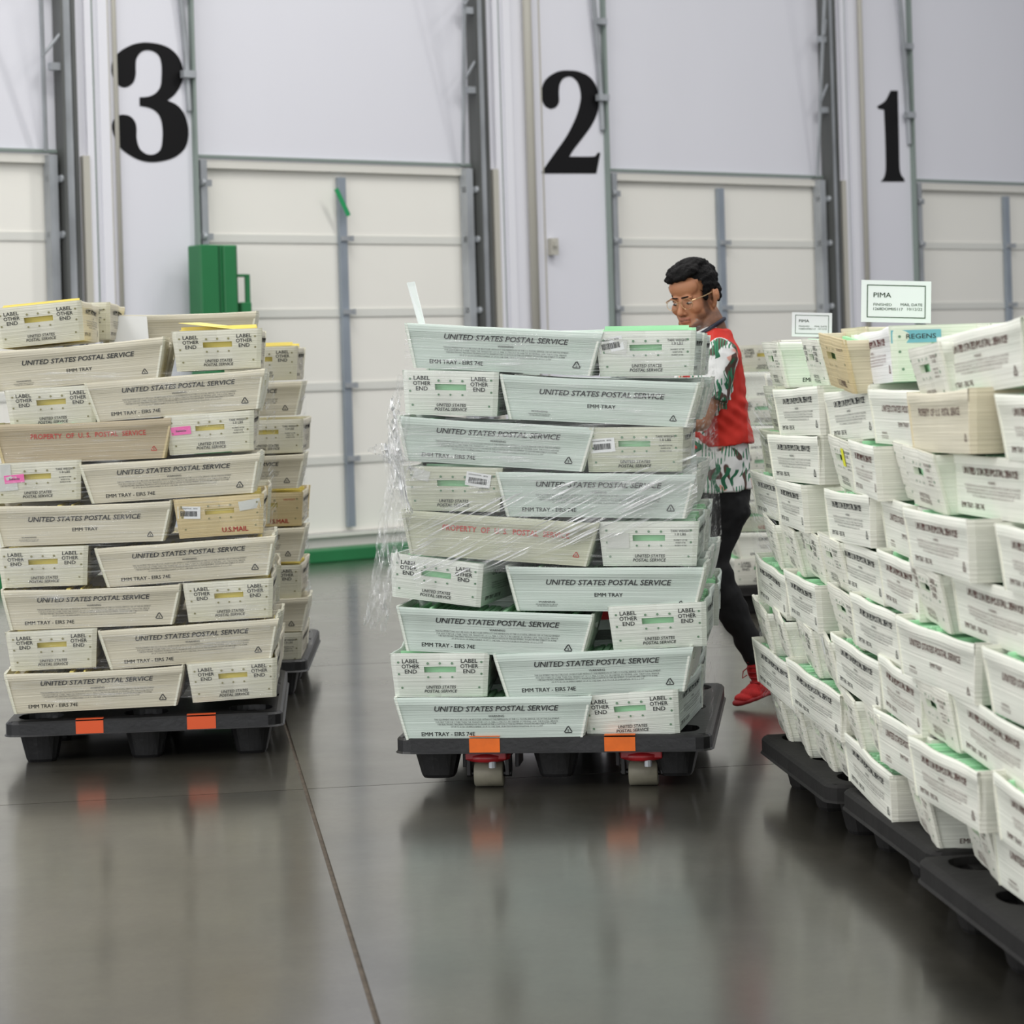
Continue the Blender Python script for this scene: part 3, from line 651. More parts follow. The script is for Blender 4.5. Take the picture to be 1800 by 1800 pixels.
# kind, depth of the far edge (camera distance), offset to the aisle, tilt, look
LAY = [
 [('E',7.50,.0,-2,dict(end='tare')),('E',6.95,.0,-3,dict(tall=True,end='label')),('E',6.46,.06,-10,dict(end='usmail',tint='tan',eink='ink_brown')),('L',6.33,-.01,5,dict(side='warn',end='tare',tint='bright',ink='ink_maroon',eink='ink_maroon',w=.66,flip=True,dz=.012,stick=[('blue',-.088,.118,.0)])),('E',5.58,.05,6,dict(end='tare',dz=-.035)),('L',5.41,.02,7,dict(side='warn'))],
 [('E',7.52,.0,0,dict(end='tare',tint='olive')),('L',7.21,.02,3,dict(side='warn')),('L',6.62,.0,6,dict(side='warn',w=.85)),('L',6.12,.0,0,dict(side='plain')),('L',5.64,.05,3,dict(side='property',tint='sand',ink='ink_brown')),('L',5.01,.02,2,dict(side='warn'))],
 [('L',7.66,-.02,0,dict(side='warn',tint='olive',w=.7)),('L',7.24,.03,2,dict(side='warn')),('E',6.56,.02,-7,dict(end='tare',stick=[('yellow',.06,.10,0)])),('L',6.27,.03,-4,dict(side='warn',w=.55)),('E',5.93,.0,-6,dict(end='tare')),('E',5.68,.05,-5,dict(end='tare')),('L',5.43,.0,1,dict(side='warn'))],
 [('L',7.68,.0,-3,dict(side='warn',w=.78)),('L',7.22,.03,-1,dict(side='warn',w=.75)),('E',6.80,-.04,0,dict(end='tare')),('L',6.60,.02,2,dict(side='warn',w=.85)),('L',6.10,.0,-2,dict(side='plain',w=.9)),('L',5.68,.05,1,dict(side='warn')),('L',5.02,.03,1,dict(side='warn'))],
 [('E',7.55,.02,-9,dict(end='tare')),('E',7.29,.02,-8,dict(end='tare')),('E',7.0,.02,-6,dict(end='label')),('E',6.74,.03,-4,dict(end='tare')),('L',6.56,.0,-3,dict(side='warn',w=.85)),('L',6.05,.02,-6,dict(side='warn',w=.6)),('E',5.72,.05,-6,dict(end='label')),('L',5.43,.0,-2,dict(side='warn'))],
 [('L',7.62,.03,-9,dict(side='warn',w=.8)),('L',7.15,.04,-3,dict(side='warn',w=.78)),('E',6.62,.03,-9,dict(end='tare')),('L',6.34,.02,-6,dict(side='warn',w=.72)),('L',5.80,.06,-1,dict(side='plain')),('L',5.12,.04,-2,dict(side='plain'))],
 [('E',7.68,.04,-12,dict(end='tare')),('E',7.40,.04,-11,dict(end='label')),('E',7.10,.02,-8,dict(end='label')),('E',6.82,.03,-8,dict(end='tare',stick=[('blank',.02,.11,.2)])),('L',6.58,.02,-9,dict(side='warn',w=.8)),('L',6.10,.02,-6,dict(side='warn',w=.7)),('E',5.72,.04,-3,dict(end='tare')),('L',5.43,.02,-5,dict(side='warn'))],
 [('L',7.66,.04,-11,dict(side='warn',w=.85)),('L',7.14,.05,-7,dict(side='warn')),('E',6.62,.03,-9,dict(end='tare')),('E',6.35,.03,-8,dict(end='tare')),('L',6.14,.03,-4,dict(side='plain',w=.8)),('L',5.72,.09,2,dict(side='warn',w=.97)),('L',5.08,.06,-8,dict(side='warn'))],
 [('E',7.66,.03,-10,dict(end='tare')),('E',7.38,.03,-9,dict(end='tare')),('E',7.10,.03,-9,dict(end='tare')),('E',6.82,.03,-8,dict(end='tare')),('L',6.60,.05,-8,dict(side='warn',w=.95)),('E',5.98,.04,-7,dict(end='tare')),('E',5.58,.0,-5,dict(end='tare')),('L',5.28,.0,-6,dict(side='plain'))],
]
PN = lambda D: 'far' if D > 6.62 else 'middle' if D > 5.76 else 'near'
rnd = random.Random(11)
for i, lay in enumerate(LAY):
    cnt = {}; tot = {}
    for t_ in lay: tot[PN(t_[1])] = tot.get(PN(t_[1]), 0)+1
    for kind, D, off, tilt, kw in lay:
        kw = dict(kw); w = kw.pop('w', 1.); dz = kw.pop('dz', 0); flip = kw.pop('flip', False); g = PN(D); cnt[g] = cnt.get(g, 0)+1
        ln = (LT*.965*w if kind == 'L' else .305)
        l = (7.56-D)/math.cos(RY)+ln/2; zt = RZ+PIT*(9-i)-.001
        oldsx = row.sx
        if kind == 'L': row.sx = .965*w
        place = {1: 'first', 2: 'second', 3: 'third', 4: 'fourth', 5: 'fifth'}[cnt[g]]
        pos = '%s layer, %s from the back, right row %s pallet' % (ordn(i) if i < 8 else 'bottom', place, g)
        # trays at the ends of the layers tip a little towards the aisle
        row.put(kind, l, zt+.004+dz, (tilt*.45 if not flip else -tilt*.45)*1., -off*(1 if i < 4 else .55)+(0, 0, 0, 0, 0, 0, .0, .012, .035)[i], rnd.uniform(-3, 3)-(4 if kind == 'E' else 0)+(180 if flip else 0), label='%s tray, %s, %s' % (ADJ[kw.get('tint', 'white')], 'long side out' if kind == 'L' else 'end out', pos), mlabel='green envelopes in tray at %s' % pos, both=flip, eink=kw.pop('eink', 'ink_brown' if D < 6.3 else 'ink'), ink=kw.pop('ink', 'ink_brown' if D < 6.3 else 'ink'), **kw)
        row.sx = oldsx
# ---- trays lying behind the top layer of the row, and the two cards
def loose(px0, px1, yt, D, yaw, label, **k):
    """one tray, long side to the camera, between two columns of the photo at depth D"""
    c = at((px0+px1)/2, yt, D); mw = Matrix.Translation((c.x, D+.15, c.z-TH*.93)) @ Matrix.Rotation(math.radians(yaw), 4, 'Z') @ Matrix.Diagonal((.965, 1, .93, 1))
    return tray(mw, label=label, group='mail trays of right row', **k)
loose(1500, 1930, 569, 6.22, 4, 'cream tray behind the sign card, long side to the viewer, right row', tint='sand', side='plain', end='tare', full=False, mail=False)
loose(1730, 2140, 563, 5.9, 5, 'white tray at the frame edge behind the tilted top tray, right row', tint='white', full=False, mail=True, mlabel='green envelopes in the white tray at the frame edge behind the tilted tray')
def card(px, yb, D, w, h, tilt, label, full=True):
    c = at(px, yb, D); r = empty('sign_card', Matrix.Translation((c.x, D, c.z)) @ Matrix.Rotation(math.radians(tilt), 4, 'Y') @ Matrix.Rotation(math.radians(-4), 4, 'X')); tag(r, label, 'sign')
    b = MB(); b.box((0, .001, h/2), (w, .0012, h)); o = obj('card_sheet', b.mesh('card_sheet', M['paper'])); o.parent = r
    P = Print(); k = w/.19
    P.frame(-.080*k, h-.102*k, .080*k, h-.012*k, .0026*k); o = obj('card_frame', mesh('card_frame', [(p[0], -.0004, p[1]) for p in P.P], P.F, M['frame_green'])); o.parent = r
    P = Print(); P.t('PIMA', .019*k, -.062*k, h-.040*k, bold=.01, align='LEFT', width=.048*k)
    P.t('FINISHED', .0105*k, -.062*k, h-.066*k, align='LEFT', bold=.003, width=.050*k); P.t('1268DOM05117', .0105*k, -.062*k, h-.078*k, align='LEFT', bold=.003, width=.080*k)
    P.t('MAIL DATE', .0105*k, .071*k, h-.065*k, align='RIGHT', bold=.003, width=.059*k); P.t('10/12/22', .0105*k, .071*k, h-.077*k, align='RIGHT', bold=.003, width=.041*k)
    o = obj('card_print', mesh('card_print', [(p[0], -.0004, p[1]) for p in P.P], P.F, M['frame_green'])); o.parent = r; o['kind'] = 'stuff'; return r
card(1575, 567, 6.36, .186, .112, 3, 'white county sign card in a green frame on top of the right row')
# ---- stack behind the row that carries the second card
beh = Stack((at(1385, 1100, 9.75).x, 9.75, 0), 0, 'stack behind the right row', 'white', .93)
pallet(Matrix.Translation(beh.O+Vector((.5, .61, 0))), 1.0, 1.22, .155, M['black_old'], 'black pallet hidden behind the far end of the right row')
for i in range(9):
    beh.put('E' if i % 2 else 'L', .16 if i % 2 else .315, .155+.1405*(i+1), 0, .02, 0, full=False, mail=(i == 8), label='white tray %s up in the stack hidden behind the right row' % ordn(i).replace('top', 'first').replace('bottom', 'tenth'), mlabel='green envelopes on top of the stack hidden behind the right row')
card(1427, 592, 9.85, .165, .10, 3, 'blurred smaller white sign card behind the far end of the right row')
# ---- blurred stack far behind the man
far = Stack((at(1287, 1050, 12.6).x, 12.6, 0), 3, 'blurred background stack', 'white', .95)
pallet(Matrix.Translation(far.O+Vector((.49, .61, 0))), 1.0, 1.22, .155, M['black_old'], 'dark pallet far behind the man, under the blurred background stack')
for i in range(9):
    zt = .155+.1405*(9-i); a = i % 2
    off = [.07, .09, .05, .05, .04, .02, .0, .03, .02][i]
    for c in (0, 1):
        kind = 'L' if (a ^ c) else 'E'; w = .61 if kind == 'L' else .30; x0 = off if c == 0 else off+(.62 if kind == 'E' else .31)
        far.put(kind, x0+w/2, zt, 0, .0, 0, tint='olive' if (i == 6 and c == 0) else 'cream' if (i == 0 and c == 0) else 'white', side='property' if i == 6 else 'warn', end='usmail' if i == 6 else 'label',
                mail=True, label='out of focus mail tray, %s layer, %s column, stack far behind the man' % (ordn(i) if i < 8 else 'bottom', ['left', 'right'][c]), mlabel='green envelopes, %s layer, %s column, stack far behind the man' % (ordn(i) if i < 8 else 'bottom', ['left', 'right'][c]))
# ---- loose papers
def sheet(name, pts, m, label, cat):
    n = len(pts); V = [Vector(p) for p in pts]; nn = (V[1]-V[0]).cross(V[2]-V[0]).normalized()*.0006
    me = mesh(name, [v+nn for v in V]+[v-nn for v in V], [tuple(range(n)), tuple(range(2*n-1, n-1, -1))]+[(i, (i+1) % n, n+(i+1) % n, n+i) for i in range(n)], m)
    return tag(obj(name, me), label, cat)
sheet('paper_strip', [at(715, 497, 7.72), at(729, 495, 7.74), at(748, 572, 7.70), at(736, 572, 7.70)], M['paper'], 'narrow white paper strip standing up from the top left tray of the wrapped stack', 'paper')
sheet('paper_sheet', [at(190, 555, 9.3), at(258, 556, 9.3), at(262, 602, 9.28), at(192, 604, 9.28)], M['paper'], 'white paper sheet propped on the top of the left cream stack', 'paper')
sheet('envelope_card', [at(314, 568, 8.45), at(352, 567, 8.9), at(440, 577, 8.9), at(452, 583, 8.42)], TINT['cream'][2], 'yellow envelope lying on the top right tray of the left stack', 'envelope')
# ---- stretch film
def film_mat(name, ang, dens, spec=.35, base=.05):
    m = bpy.data.materials.new(name); m.use_nodes = True; nt = m.node_tree; N = nt.nodes; L = nt.links
    for n in list(N): N.remove(n)
    out = N.new('ShaderNodeOutputMaterial'); tc = N.new('ShaderNodeTexCoord')
    mp = N.new('ShaderNodeMapping'); mp.vector_type = 'TEXTURE'; mp.inputs['Rotation'].default_value = (0, ang, 0); L.new(tc.outputs['Object'], mp.inputs[0])
    m2 = N.new('ShaderNodeMapping'); m2.inputs['Scale'].default_value = (5, 5, 150); L.new(mp.outputs[0], m2.inputs[0])
    n1 = N.new('ShaderNodeTexNoise'); n1.inputs['Scale'].default_value = 1; n1.inputs['Detail'].default_value = 5; n1.inputs['Distortion'].default_value = .6; L.new(m2.outputs[0], n1.inputs[0])
    bp = N.new('ShaderNodeBump'); bp.inputs['Strength'].default_value = .9; bp.inputs['Distance'].default_value = .012; L.new(n1.outputs[0], bp.inputs['Height'])
    gl = N.new('ShaderNodeBsdfGlossy'); gl.inputs['Roughness'].default_value = .12; L.new(bp.outputs[0], gl.inputs['Normal'])
    df = N.new('ShaderNodeBsdfDiffuse'); df.inputs['Color'].default_value = (.92, .93, .93, 1); tr = N.new('ShaderNodeBsdfTransparent')
    cr = N.new('ShaderNodeValToRGB'); cr.color_ramp.elements[0].position = .50; cr.color_ramp.elements[1].position = .66; L.new(n1.outputs[0], cr.inputs[0])
    m3 = N.new('ShaderNodeMapping'); m3.inputs['Scale'].default_value = (4, 4, 9); L.new(mp.outputs[0], m3.inputs[0]); n2 = N.new('ShaderNodeTexNoise'); n2.inputs['Scale'].default_value = 1.5; n2.inputs['Detail'].default_value = 2; L.new(m3.outputs[0], n2.inputs[0])
    c2 = N.new('ShaderNodeValToRGB'); c2.color_ramp.elements[0].position = .40; c2.color_ramp.elements[1].position = .62; L.new(n2.outputs[0], c2.inputs[0])
    mu = N.new('ShaderNodeMath'); mu.operation = 'MULTIPLY'; L.new(cr.outputs[0], mu.inputs[0]); L.new(c2.outputs[0], mu.inputs[1])
    ma = N.new('ShaderNodeMath'); ma.operation = 'MULTIPLY_ADD'; ma.inputs[1].default_value = dens; ma.inputs[2].default_value = base; L.new(mu.outputs[0], ma.inputs[0])
    mx1 = N.new('ShaderNodeMixShader'); mx1.inputs[0].default_value = spec; L.new(df.outputs[0], mx1.inputs[1]); L.new(gl.outputs[0], mx1.inputs[2])
    mx = N.new('ShaderNodeMixShader'); L.new(ma.outputs[0], mx.inputs[0]); L.new(tr.outputs[0], mx.inputs[1]); L.new(mx1.outputs[0], mx.inputs[2]); L.new(mx.outputs[0], out.inputs[0])
    return m
fr = empty('stretch_film', Matrix.Translation(mid.O) @ mid.R); tag(fr, 'clear stretch film wound around the middle stack of mint trays', 'plastic film')
def midl(px, py, dep=0): l, z = mid.local(px, py, dep); return l, z
def film_patch(name, corners, nu, nv, ripple, m, fn=None, curve=.0, root=None):
    """corners in stack coordinates (x, y, z): lower left, lower right, upper right, upper left"""
    A, B, C_, D_ = [Vector(c) for c in corners]; V = []; Fc = []; nrm = (B-A).cross(D_-A).normalized()
    for j in range(nv+1):
        for i in range(nu+1):
            u, v = i/nu, j/nv; p = (A*(1-u)+B*u)*(1-v)+(D_*(1-u)+C_*u)*v
            d = noise.noise(Vector((u*3.1, v*ripple, 1.7)))*.010+noise.noise(Vector((u*7, v*ripple*3, 4.2)))*.003
            e = math.sin(math.pi*u)*math.sin(math.pi*v)*curve
            V.append(p+nrm*(d+e)+Vector((0, 0, noise.noise(Vector((u*4, 7.7*(v > .5), .3)))*.02 if j in (0, nv) else 0)))
    for j in range(nv):
        for i in range(nu): a = j*(nu+1)+i; Fc.append((a, a+1, a+nu+2, a+nu+1))
    o = obj(name, mesh(name, V, Fc, m, True)); o.parent = root or fr; return o
def c3(px, py, y): l, z = mid.local(px, py, y); return (l, y, z)
FD = film_mat('film_diagonal_folds', math.radians(-25), 1.35, .45); FH = film_mat('film_level_folds', 0., .38, .5, .035); FS = film_mat('film_side_folds', math.radians(-50), .6, .6)
film_patch('diagonal_band', [c3(730, 1030, -.020), c3(1226, 905, -.020), c3(1224, 800, -.020), c3(700, 915, -.020)], 50, 40, 16, FD)
film_patch('diagonal_band', [c3(850, 1010, -.030), c3(1226, 862, -.030), c3(1224, 815, -.030), c3(840, 985, -.030)], 50, 20, 12, FD)
film_patch('front_sheet', [c3(706, 1000, -.014), c3(1224, 1000, -.014), c3(1222, 590, -.014), c3(712, 585, -.014)], 50, 60, 24, FH)
film_patch('front_sheet', [c3(694, 905, -.022), c3(1226, 850, -.022), c3(1222, 745, -.022), c3(690, 745, -.022)], 50, 30, 16, FH)
xr = c3(1226, 900, -.012)[0]
film_patch('side_sheet', [(xr+.005, -.014, .19), (xr+.01, 1.2, .19), (xr+.02, 1.2, 1.47), (xr, -.014, 1.47)], 40, 60, 9, FS)
film_patch('side_sheet', [(xr+.02, .0, .72), (xr+.03, 1.1, .70), (xr+.035, 1.1, 1.36), (xr+.012, -.01, 1.34)], 40, 50, 7, FS)
def film_root(st, label):
    r = empty('stretch_film', Matrix.Translation(st.O) @ st.R); tag(r, label, 'plastic film'); return r
fl2 = film_root(lef, 'clear stretch film around the front of the left cream stack')
a0, a1 = lef.local(12, 900)[0], lef.local(470, 900)[0]
FL = film_mat('film_faint_folds', 0., .28, .5, .025)
film_patch('front_sheet', [(a0, -.016, .22), (a1, -.016, .22), (a1-.01, -.016, 1.36), (a0, -.016, 1.36)], 50, 60, 24, FL, root=fl2)
film_patch('side_sheet', [(a1+.012, -.01, .22), (a1+.03, .22, .22), (a1+.03, .22, 1.38), (a1+.006, -.01, 1.38)], 20, 60, 12, FS, root=fl2)
fl3 = film_root(rea, 'clear stretch film around the rear cream stack'); b1 = rea.local(536, 900)[0]
film_patch('side_sheet', [(b1, -.012, .2), (b1+.01, .10, .2), (b1+.01, .10, 1.4), (b1, -.012, 1.4)], 20, 60, 12, FS, root=fl3)
fl4 = film_root(row, 'crinkled stretch film around the far end of the right row')
film_patch('front_sheet', [(-.02, -.03, .72), (.36, -.03, .72), (.36, -.03, 1.30), (-.04, -.03, 1.30)], 30, 40, 14, film_mat('film_row_folds', math.radians(12), .7, .45, .07), root=fl4)
film_patch('front_sheet', [(.0, -.02, .25), (.95, -.02, .25), (.95, -.02, .60), (.0, -.02, .60)], 40, 40, 14, film_mat('film_row_thin', math.radians(-30), .3, .5, .02), root=fl4)
# corner folds and the loose tail at the left
def ribbon(name, pts, ws, D, m, seed, tw=.5):
    V = []; Fc = []; n = len(pts)*6; k = 9
    P3 = [Vector(at(px, py, D))-mid.O for px, py in pts]; P3 = [mid.R.inverted() @ p for p in P3]
    for i in range(n+1):
        t = i/n*(len(pts)-1); a = min(int(t), len(pts)-2); f = t-a; f2 = f*f*(3-2*f)
        c = P3[a].lerp(P3[a+1], f2); w = ws[a]*(1-f)+ws[a+1]*f; d = (P3[a+1]-P3[a]).normalized(); s_ = d.cross(Vector((0, 1, 0))).normalized()
        an = noise.noise(Vector((t*1.3, seed, 0)))*2.2*tw; ax = s_*math.cos(an)+Vector((0, 1, 0))*math.sin(an)
        for j in range(k+1):
            q = j/k-.5; z = noise.noise(Vector((q*6, t*2.3, seed)))*.022+noise.noise(Vector((q*15, t*7, seed+3)))*.007
            V.append(c+ax*q*w+Vector((0, 1, 0))*z+s_*noise.noise(Vector((t*5, q*4, seed+9)))*.008)
    for i in range(n):
        for j in range(k): a = i*(k+1)+j; Fc.append((a, a+1, a+k+2, a+k+1))
    o = obj(name, mesh(name, V, Fc, m)); o.parent = fr; return o
FT = film_mat('film_crumpled', math.radians(80), 1.6, .55, .2)
ribbon('loose_tail', [(712, 725), (697, 765), (700, 815), (692, 880), (684, 940), (678, 990), (668, 1050), (655, 1105)], [.05, .06, .055, .05, .045, .05, .045, .02], 7.44, FT, 1.3)
ribbon('loose_tail', [(705, 750), (688, 800), (690, 850), (676, 905), (668, 970), (658, 1040), (642, 1100)], [.05, .06, .03, .035, .03, .03, .01], 7.42, FT, 5.1)
ribbon('loose_tail', [(700, 800), (715, 900), (700, 960), (688, 1010), (676, 1080), (672, 1110)], [.02, .035, .03, .03, .03, .02], 7.46, FT, 8.8)
ribbon('film_flap', [(646, 792), (668, 790), (692, 800), (720, 830), (745, 822)], [.008, .04, .06, .05, .02], 7.42, FT, 2.2, .3)
ribbon('corner_fold', [(708, 660), (697, 700), (688, 735), (694, 800), (706, 850)], [.02, .03, .035, .04, .02], 7.47, FT, 6.6, .3)
# ---- pallet jack under the wrapped stack
jk = empty('pallet_jack', Matrix.Translation(mid.O+mid.ex*.03) @ mid.R); tag(jk, 'red pallet jack with tan rollers carrying the film-wrapped stack', 'pallet jack')
def jpart(nm, mb, m, sm=False, bv=0, par=jk):
    me = mb.mesh(nm, M[m], sm); me = bevel(me, bv) if bv else me; o = obj(nm, me); o.parent = par; return o
for sx in (-1, 1):
    x = sx*.247
    q = MB(); q.box((x, .62, .115), (.13, 1.16, .035)); q.box((x-.055, .66, .10), (.012, 1.0, .04)); q.box((x+.055, .66, .10), (.012, 1.0, .04)); fk = jpart('fork', q, 'red_paint', False, .004)
    q = MB(); q.lathe((x, .10, .105), [(.055, -.018), (.072, -.012), (.074, .004), (.05, .016), (.03, .02)], 24); jpart('fork_tip', q, 'red_paint', True)
    for ox, oy, oz, d in ((-.085, .22, .085, (.012, .12, .06)), (.085, .22, .085, (.012, .12, .06)), (.062, .13, .075, (.012, .09, .07)), (-.062, .13, .075, (.012, .09, .07))):
        q = MB(); q.box((x+ox, oy, oz), d); jpart('roller_fork', q, 'bolt', False, .002)
    q = MB(); q.tube([(x+.02, .045, .10), (x+.02, .045, .072)], .012, 8); jpart('bolt', q, 'steel')
    q = MB(); q.lathe((x, .12, .042), [(.038, -.046), (.042, -.043), (.042, .043), (.038, .046)], 24, Vector((1, 0, 0))); jpart('load_roller', q, 'roller', True)
    q = MB(); q.tube([(x-.072, .12, .042), (x+.072, .12, .042)], .010, 10); jpart('axle', q, 'bolt')
q = MB(); q.box((0, 1.24, .16), (.62, .08, .14)); q.box((0, 1.29, .34), (.30, .05, .26)); q.lathe((0, 1.33, .30), [(.05, -.2), (.055, -.18), (.055, .12), (.03, .16)], 16); jpart('pump_head', q, 'red_paint', False, .006)
q = MB(); q.tube([(0, 1.36, .30), (0, 1.47, .75), (.0, 1.55, 1.02)], .018, 10); jpart('tiller', q, 'red_paint', True)
q = MB(); q.tube([(-.13, 1.55, 1.10), (-.11, 1.55, 1.03), (0, 1.55, 1.01), (.11, 1.55, 1.03), (.13, 1.55, 1.10), (0, 1.56, 1.14), (-.13, 1.55, 1.10)], .014, 10); jpart('grip', q, 'bolt', True)
for sx in (-1, 1):
    q = MB(); q.lathe((sx*.05, 1.36, .09), [(.08, -.022), (.09, -.018), (.09, .018), (.08, .022)], 24, Vector((1, 0, 0))); jpart('steer_wheel', q, 'roller', True)
# ------------------------------------------------------------ the man behind the wrapped stack
PD = 9.3
def pm(px, py, dy=0.): # a point of his figure: place in the photo, metres further away than his middle
    u, v = unroll(px, py); return Vector((u*PD/F, PD+dy, H+v*PD/F))
def ell(bm, c, r, R=None, seg=20):
    m = Matrix.Translation(c) @ (R.to_4x4() if R else Matrix.Identity(4)) @ Matrix.Diagonal((*r, 1)); bmesh.ops.create_uvsphere(bm, u_segments=seg, v_segments=seg//2+2, radius=1, matrix=m)
def loft(bm, pts, n=20):
    """pts: (centre, r side, r depth) rings; side radius lies in the x/z plane, depth radius along y"""
    rings = []
    for i, (c, ra, rb) in enumerate(pts):
        d = (pts[min(i+1, len(pts)-1)][0]-pts[max(i-1, 0)][0]).normalized(); y = Vector((0, 1, 0)); y = (y-d*y.dot(d)).normalized(); a = y.cross(d)
        rings.append([bm.verts.new(c+a*math.cos(2*math.pi*k/n)*ra+y*math.sin(2*math.pi*k/n)*rb) for k in range(n)])
    for i in range(len(rings)-1):
        for k in range(n): bm.faces.new((rings[i][k], rings[i][(k+1) % n], rings[i+1][(k+1) % n], rings[i+1][k]))
    bm.faces.new(rings[0][::-1]); bm.faces.new(rings[-1])
def limb(bm, pts, n=16):
    """round tapering limb through (point, radius)"""
    mb = MB(); P = []; Rr = []
    for i in range(len(pts)-1):
        for s in range(4):
            t = s/4; P.append(pts[i][0].lerp(pts[i+1][0], t)); Rr.append(pts[i][1]*(1-t)+pts[i+1][1]*t)
    P.append(pts[-1][0]); Rr.append(pts[-1][1]); mb.tube(P, Rr, n); vs = [bm.verts.new(v) for v in mb.V]
    for f in mb.F: bm.faces.new([vs[i] for i in f])
    ell(bm, P[0], (Rr[0],)*3, seg=12); ell(bm, P[-1], (Rr[-1],)*3, seg=12)
    for p, r in pts[1:-1]: ell(bm, p, (r,)*3, seg=12)
def fuse(bm, voxel, smooth, name, m, wrinkle=None):
    bmesh.ops.recalc_face_normals(bm, faces=bm.faces[:])
    me = bpy.data.meshes.new(name+'_raw'); bm.to_mesh(me); bm.free(); o = bpy.data.objects.new('tmp', me); COL.objects.link(o)
    r = o.modifiers.new('r', 'REMESH'); r.mode = 'VOXEL'; r.voxel_size = voxel
    s = o.modifiers.new('s', 'SMOOTH'); s.iterations = smooth; s.factor = .5
    out = bpy.data.meshes.new_from_object(o.evaluated_get(bpy.context.evaluated_depsgraph_get())); bpy.data.objects.remove(o); bpy.data.meshes.remove(me)
    out.name = name; out.materials.clear(); out.materials.append(m); out.polygons.foreach_set('use_smooth', [True]*len(out.polygons))
    if wrinkle:
        ns = [v.normal.copy() for v in out.vertices]
        for v, n in zip(out.vertices, ns): v.co += n*wrinkle(v.co)
    return out
man = empty('person', Matrix.Translation((pm(1262, 1232).x, PD, 0))); tag(man, 'man with short black hair and glasses, red vest over tropical shirt, behind the wrapped stack', 'person')
def mpart(nm, me, par=man):
    o = obj(nm, me); o.parent = par
    if par is man: o.matrix_parent_inverse = Matrix.Translation(man.matrix_world.translation).inverted() if False else Matrix.Translation((-pm(1262, 1232).x, -PD, 0))
    return o
HC = pm(1219, 519)
HR = Matrix.Rotation(math.radians(-38), 3, 'Z') @ Matrix.Rotation(math.radians(10), 3, 'X') @ Matrix.Rotation(math.radians(-3), 3, 'Y')
def hd(x, y, z): return HC+HR @ Vector((x, y, z))
def he(bm, c, r, ax=0, ay=0, az=0): ell(bm, hd(*c), r, HR @ Matrix.Rotation(az, 3, 'Z') @ Matrix.Rotation(ax, 3, 'X') @ Matrix.Rotation(ay, 3, 'Y'), 20)
shN, shF = pm(1262, 622, -.17), pm(1248, 618, .17)
elN, elF = pm(1226, 738, -.20), pm(1195, 735, .20)
GR = mid.R @ Vector((.03, 1.55, 0))+mid.O; GR.z = 1.09
haN, haF = GR+mid.R @ Vector((.10, .06, .0)), GR+mid.R @ Vector((-.10, .06, .0))
bm = bmesh.new()
# head: cranium, face, jaw, brow, nose, lips, ears, neck
he(bm, (0, .012, .038), (.078, .098, .088)); he(bm, (0, -.026, -.026), (.068, .068, .080)); he(bm, (0, -.030, -.072), (.060, .060, .046)); he(bm, (0, -.066, -.108), (.034, .026, .020))
he(bm, (0, -.060, .040), (.064, .038, .045)); he(bm, (.028, -.086, .003), (.026, .010, .008)); he(bm, (-.028, -.086, .003), (.026, .010, .008))
for sx in (-1, 1):
    he(bm, (sx*.042, -.060, -.040), (.024, .027, .026)); he(bm, (sx*.050, -.010, -.068), (.020, .048, .032)); he(bm, (sx*.030, -.045, -.100), (.024, .034, .020))
    he(bm, (sx*.084, .016, -.020), (.008, .020, .036), az=sx*.5); he(bm, (sx*.094, .028, -.008), (.006, .014, .024), az=sx*.7); he(bm, (sx*.080, .008, -.048), (.007, .010, .012))
    he(bm, (sx*.013, -.097, -.058), (.009, .011, .008))
limb(bm, [(hd(0, -.090, -.006), .009), (hd(0, -.101, -.035), .011), (hd(0, -.110, -.053), .0135)], 12)
he(bm, (0, -.087, -.079), (.027, .012, .007)); he(bm, (0, -.086, -.090), (.024, .013, .008)); he(bm, (0, -.080, -.064), (.028, .014, .012))
limb(bm, [(hd(0, .028, -.05), .060), (pm(1246, 570), .062), (pm(1254, 602), .068)])
# torso, arms, legs inside the clothes
TOR = [(pm(1272, 905), .105, .155), (pm(1266, 860), .112, .165), (pm(1266, 800), .108, .155), (pm(1262, 740), .104, .150), (pm(1254, 690), .108, .165), (pm(1250, 645), .100, .180), (pm(1250, 618), .080, .160), (pm(1250, 598), .055, .10)]
loft(bm, [(c, a*.8, b*.8) for c, a, b in TOR])
for sh, el, ha, sd in ((shN, elN, haN, 1), (shF, elF, haF, -1)):
    limb(bm, [(sh, .052), (sh.lerp(el, .55), .046), (el, .040), (el.lerp(ha, .35), .038), (el.lerp(ha, .9), .027)])
    w = (ha-el).normalized(); up = Vector((0, 0, 1)); sdv = w.cross(up).normalized()
    ell(bm, ha+up*.012, (.044, .030, .022), seg=14)
    for k in range(4):      # fingers close round the grip
        b = ha+up*.02+w*.02+sdv*(k-1.5)*.019; L = [.9, 1., .95, .78][k]
        limb(bm, [(b, .0095), (b+w*.030*L+up*.004, .009), (b+w*.045*L-up*.018, .008), (b+w*.030*L-up*.036, .0075)], 8)
    b = ha-up*.004-sdv*sd*.036; limb(bm, [(b, .011), (b+w*.025-up*.012, .010), (b+w*.032-up*.028, .0085)], 8)
hipN, knN, anN = pm(1272, 890, -.07), pm(1257, 1000, -.08), pm(1330, 1165, -.02)
hipF, knF, anF = pm(1268, 890, .08), pm(1215, 1020, .09), pm(1180, 1185, .10)
for hp, kn, an in ((hipN, knN, anN), (hipF, knF, anF)): limb(bm, [(hp, .070), (hp.lerp(kn, .5), .048), (kn, .038), (kn.lerp(an, .35), .036), (an, .026)])
body_m = mat('skin', (168, 112, 80), .55)
me = fuse(bm, .0042, 4, 'body', body_m)
ca = me.color_attributes.new('tone', 'FLOAT_COLOR', 'POINT'); HI = HR.inverted()
